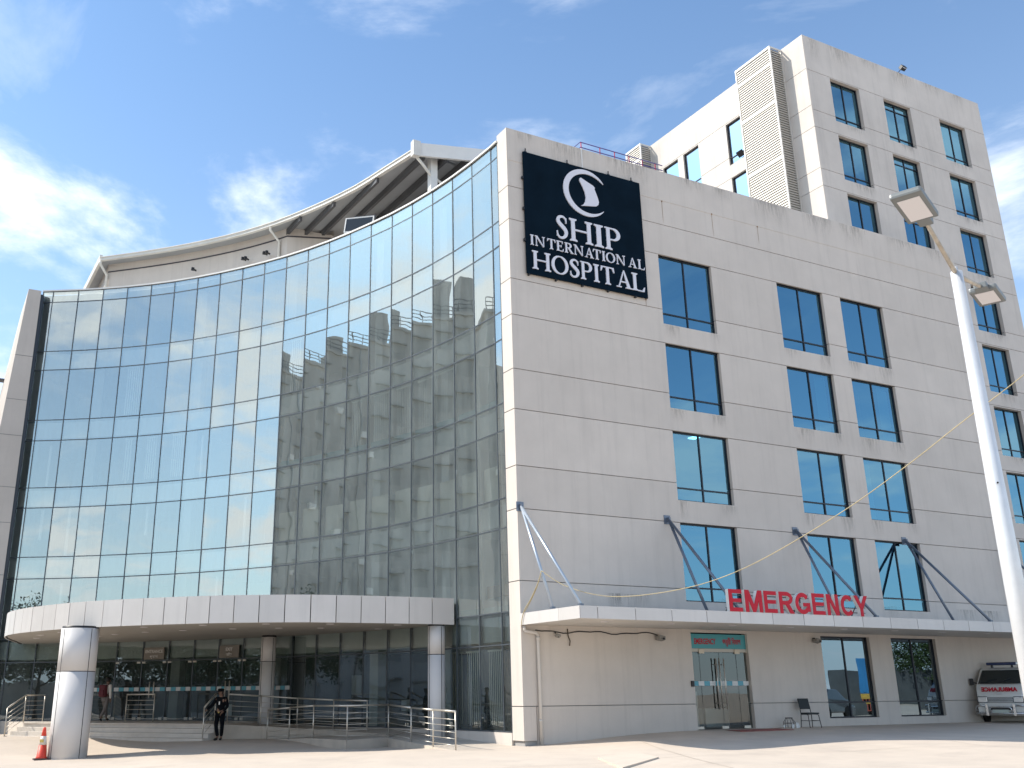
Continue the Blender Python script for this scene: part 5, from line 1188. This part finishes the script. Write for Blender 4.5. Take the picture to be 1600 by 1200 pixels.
# ------------------------------------------------------------------ what the glass mirrors, left of and behind the viewpoint
NB = thing('neighbour_building', 'tall grey apartment block with railed roof mirrored in the right curtain glass', 'building', (-80, 30, -.5), math.atan2(20, 42))
NW = mat('neighbour_plaster', (.44,.43,.41), .85, var=.16, vscale=.35, streak=.25); nl_, nd_, nh = 47., 15., 38.5
m = MB(); m.box(0, nl_, 0, nd_, -1, nh); local('wall', m, NW, NB)
m = MB(); m.box(-.2, nl_+.2, -.25, nd_, nh, nh+.3); local('roof_slab', m, NW, NB)
wq = MB(); wq.box(-.85, .85, -.03, .05, -.8, .8); wq.box(-1.0, 1.0, -.4, -.02, .9, 1.0); w0_ = None
for fl in range(11):
    for k in range(11):
        x = 2.4+k*4.2; z = 2.2+fl*3.4
        if w0_ is None: w0_ = local('window', wq, mat('neighbour_window', (.29,.29,.28), .6), NB); o = w0_
        else: o = w0_.copy(); col.objects.link(o)
        o.location = (x, 0, z)
        if (fl*7+k*3) % 4 == 0:
            a = MB(); a.box(x+1.2, x+2.0, -.4, -.01, z-.9, z-.3); local('air_conditioner', a, WHITE, NB)
for k in (0, 4, 8): m = MB(); m.tube([(4.4+k*4.2,-.12,0),(4.4+k*4.2,-.12,nh)], .1, 6); local('downpipe', m, CONC, NB)
m = MB()
for x in frange(0, nl_, 1.5): m.bar((x,-.1,nh+.3), (x,-.1,nh+1.6), .07, .07)
for z in (.72, 1.15, 1.6): m.bar((0,-.1,nh+z), (nl_,-.1,nh+z), .07, .07)
local('roof_railing', m, STEELD, NB)
for x, w_, h_ in ((4,3.2,3.0),(15,1.6,2.4),(22,4.4,4.0),(31,2.4,2.6),(39,5.5,4.6)): m = MB(); m.box(x, x+w_, 1.2, 1.2+w_, nh+.3, nh+.3+h_); local('roof_tank', m, NW, NB)

LEAF = mat('leaf_green', (.05,.085,.022), .6, var=.35, vscale=1.2); BARK = mat('bark', (.10,.075,.055), .9, var=.2, vscale=6, bump=.02, bscale=12)
def tree_mesh(seed, h, rad, nleaf):
    rnd = random.Random(seed); tr = MB(); cl = []
    tr.tube([(0,0,-.3),(.05,.05,h*.25),(-.05,.08,h*.5),(0,0,h*.75)], [.16,.13,.10,.04], 9)
    for k in range(9):
        a = k*2.4+rnd.random(); z = h*(.28+.05*k); L = rad*(.9-.05*k); e = Vector((math.cos(a)*L, math.sin(a)*L, z+L*.6))
        tr.tube([(0,0,z), tuple(Vector((0,0,z)).lerp(e,.5)+Vector((0,0,.15))), tuple(e)], [.06,.045,.02], 6)
        cl.append((e, rad*.45)); cl.append((Vector((0,0,z)).lerp(e,.6)+Vector((0,0,.3)), rad*.4))
    for k in range(5): cl.append((Vector((rnd.uniform(-.4,.4)*rad, rnd.uniform(-.4,.4)*rad, h*rnd.uniform(.8,1.0))), rad*.42))
    lf = MB()
    for k in range(nleaf):
        c, r = rnd.choice(cl); d = Vector((rnd.gauss(0,1), rnd.gauss(0,1), rnd.gauss(0,.8))).normalized()*r*rnd.random()**.4; p = c+d
        u = Vector((rnd.gauss(0,1), rnd.gauss(0,1), rnd.gauss(0,1))).normalized(); v = u.cross(Vector((rnd.gauss(0,1), rnd.gauss(0,1), rnd.gauss(0,1)))).normalized(); s = rnd.uniform(.07,.15)
        lf.quad(p-u*s, p-v*s*.5, p+u*s, p+v*s*.5)
    return tr, lf
meshes = []
for sd, h, r_ in ((1,7.5,2.6),(2,6.2,2.9)):
    t_, l_ = tree_mesh(sd, h, r_, 7000); meshes.append((t_, l_))
TS = [(-33,-6,0,'mirrored in the far left ground floor glass'),(-37,1,1,'mirrored left of the thick column'),(-34,7,0,'mirrored behind the thick column'),(-38,12,1,'mirrored in the entrance door glass'),(-36,17,0,'mirrored in the exit door glass'),(-44,5,0,'mirrored tallest above the canopy edge'),(-46,-12,1,'mirrored at the left end of the glass'),(-41,9,1,'in the second row mirrored in the entrance door glass'),(-42,15,0,'in the second row mirrored in the exit door glass'),(-39,-4,0,'in the second row mirrored left of the thick column'),(-33,20.5,1,'mirrored beside the middle column'),(-37,24,0,'mirrored low in the right curtain glass'),(60,-33,0,'mirrored left in the second ground floor window'),(64,-29,1,'mirrored right in the second ground floor window')]
base = {}
for k, (x, y, kind, wh) in enumerate(TS):
    M_ = Matrix.Translation((x,y,gh(x,y))) @ Matrix.Rotation(k*1.7, 4, 'Z') @ Matrix.Diagonal((1+.08*(k % 3), 1+.08*(k % 3), .85+.09*(k % 4), 1))
    if kind not in base:
        T = thing('tree', '', 'tree'); local('trunk', meshes[kind][0], BARK, T); local('crown', meshes[kind][1], LEAF, T); base[kind] = T; T.matrix_world = M_
    else: T = dup(base[kind], M_)
    tag(T, 'bushy green tree ' + wh, 'tree', 'trees across the yard')
# container truck, mirrored in the ground floor window
TK = thing('container_truck', 'blue container truck with yellow base mirrored in the ground floor window', 'truck', (51.5, -30.5, .1), R(232))
m = MB(); m.box(-1.2,1.2,-.2,6,1.25,3.9); ct = local('container', m, mat('truck_blue', (.03,.22,.48), .5, var=.15, vscale=1.2), TK, bevel=.03)
for k in range(16):
    m = MB(); y = .1+k*.36
    for s in (-1.22, 1.22): m.box(s-.02, s+.02, y, y+.16, 1.35, 3.8)
    local('corrugation', m, mat('truck_blue', (.03,.22,.48), .5), TK)
for k in range(6): m = MB(); m.box(-1.1+k*.38,-1.1+k*.38+.16,-.24,-.20,1.35,3.8); local('corrugation', m, mat('truck_blue', (.03,.22,.48), .5), TK)
m = MB(); m.box(-1.2,1.2,-.25,8,.85,1.24); local('chassis', m, mat('truck_yellow', (.55,.34,.06), .5, var=.2, vscale=3), TK)
m = MB(); m.box(-1.15,1.15,6.2,8.1,.8,3.1); local('cab', m, mat('truck_yellow', (.55,.34,.06), .5), TK, bevel=.12)
m = MB()
for k in range(10): m.bar((-1.1+k*.245,-.27,.3), (-1.1+k*.245,-.27,.85), .07, .04)
m.bar((-1.15,-.27,.3), (1.15,-.27,.3), .06, .06); local('guard_rail', m, mat('guard_red', (.4,.08,.05), .6), TK)
for s in (-1, 1):
    for y in (.8, 1.9, 7.0): m = MB(); m.tube([(s*.85,y,.48),(s*1.15,y,.48)], .48, 20); local('wheel', m, RUBBER, TK)
# parked car, mirrored beside the truck
PC = thing('parked_car', 'grey saloon car mirrored in the first ground floor window', 'car', (26.6, -13.2, .15), R(70))
m = MB(); pf = [(-2.1,.30),(-2.15,.62),(-1.95,.80),(-.95,.92),(-.25,1.40),(.95,1.43),(1.65,1.02),(2.1,.95),(2.15,.45),(2.05,.28)]; n = len(pf)
for s in (-1, 1): m.v += [(s*(.84-(.2*max(0, z-.9))), y, z) for y, z in pf]
m.f.append(tuple(reversed(range(n)))); m.f.append(tuple(range(n, 2*n)))
for k in range(n): m.f.append((k, (k+1) % n, n+(k+1) % n, n+k))
m.sm += [False]*(n+2); m.f = [tuple(reversed(f)) for f in m.f]
local('body', m, mat('car_grey', (.12,.125,.13), .25, metal=.6, coat=.6), PC, bevel=.06)
m = MB(); m.quad((-.66,-.90,.965),(.66,-.90,.965),(.58,-.30,1.375),(-.58,-.30,1.375)); m.v = [(x, y-.03, z+.02) for x, y, z in m.v]; local('windscreen', m, mat('windshield_dark', (.02,.028,.03), .06), PC)
for s in (-1, 1):
    m = MB(); m.obox((s*.62,-2.10,.68), (.18,0,0), (0,.06,0), (0,0,.07)); local('headlight', m, WHITE, PC, bevel=.02)
    for y in (-1.3, 1.3): m = MB(); m.tube([(s*.68,y,.31),(s*.87,y,.31)], .31, 20); local('wheel', m, RUBBER, PC)
m = MB(); m.box(-.3,.3,-2.19,-2.14,.45,.56); local('number_plate', m, WHITE, PC)
bw2 = MB(); bw2.bar((53,-37,1.5), (70,-24,1.5), .3, 3.2); tag(bw2.build('boundary_wall', mat('boundary_dark', (.10,.11,.115), .9, var=.2, vscale=1)), 'dark grey boundary wall mirrored in the second ground floor window', 'wall')
# low boundary wall on the far side of the yard
bw = MB(); bw.bar((-60,-26,1.2), (-47,27,1.2), .25, 3.2); tag(bw.build('boundary_wall', mat('boundary_plaster', (.42,.40,.36), .9, var=.2, vscale=1)), 'pale boundary wall across the yard mirrored behind the trees', 'wall')
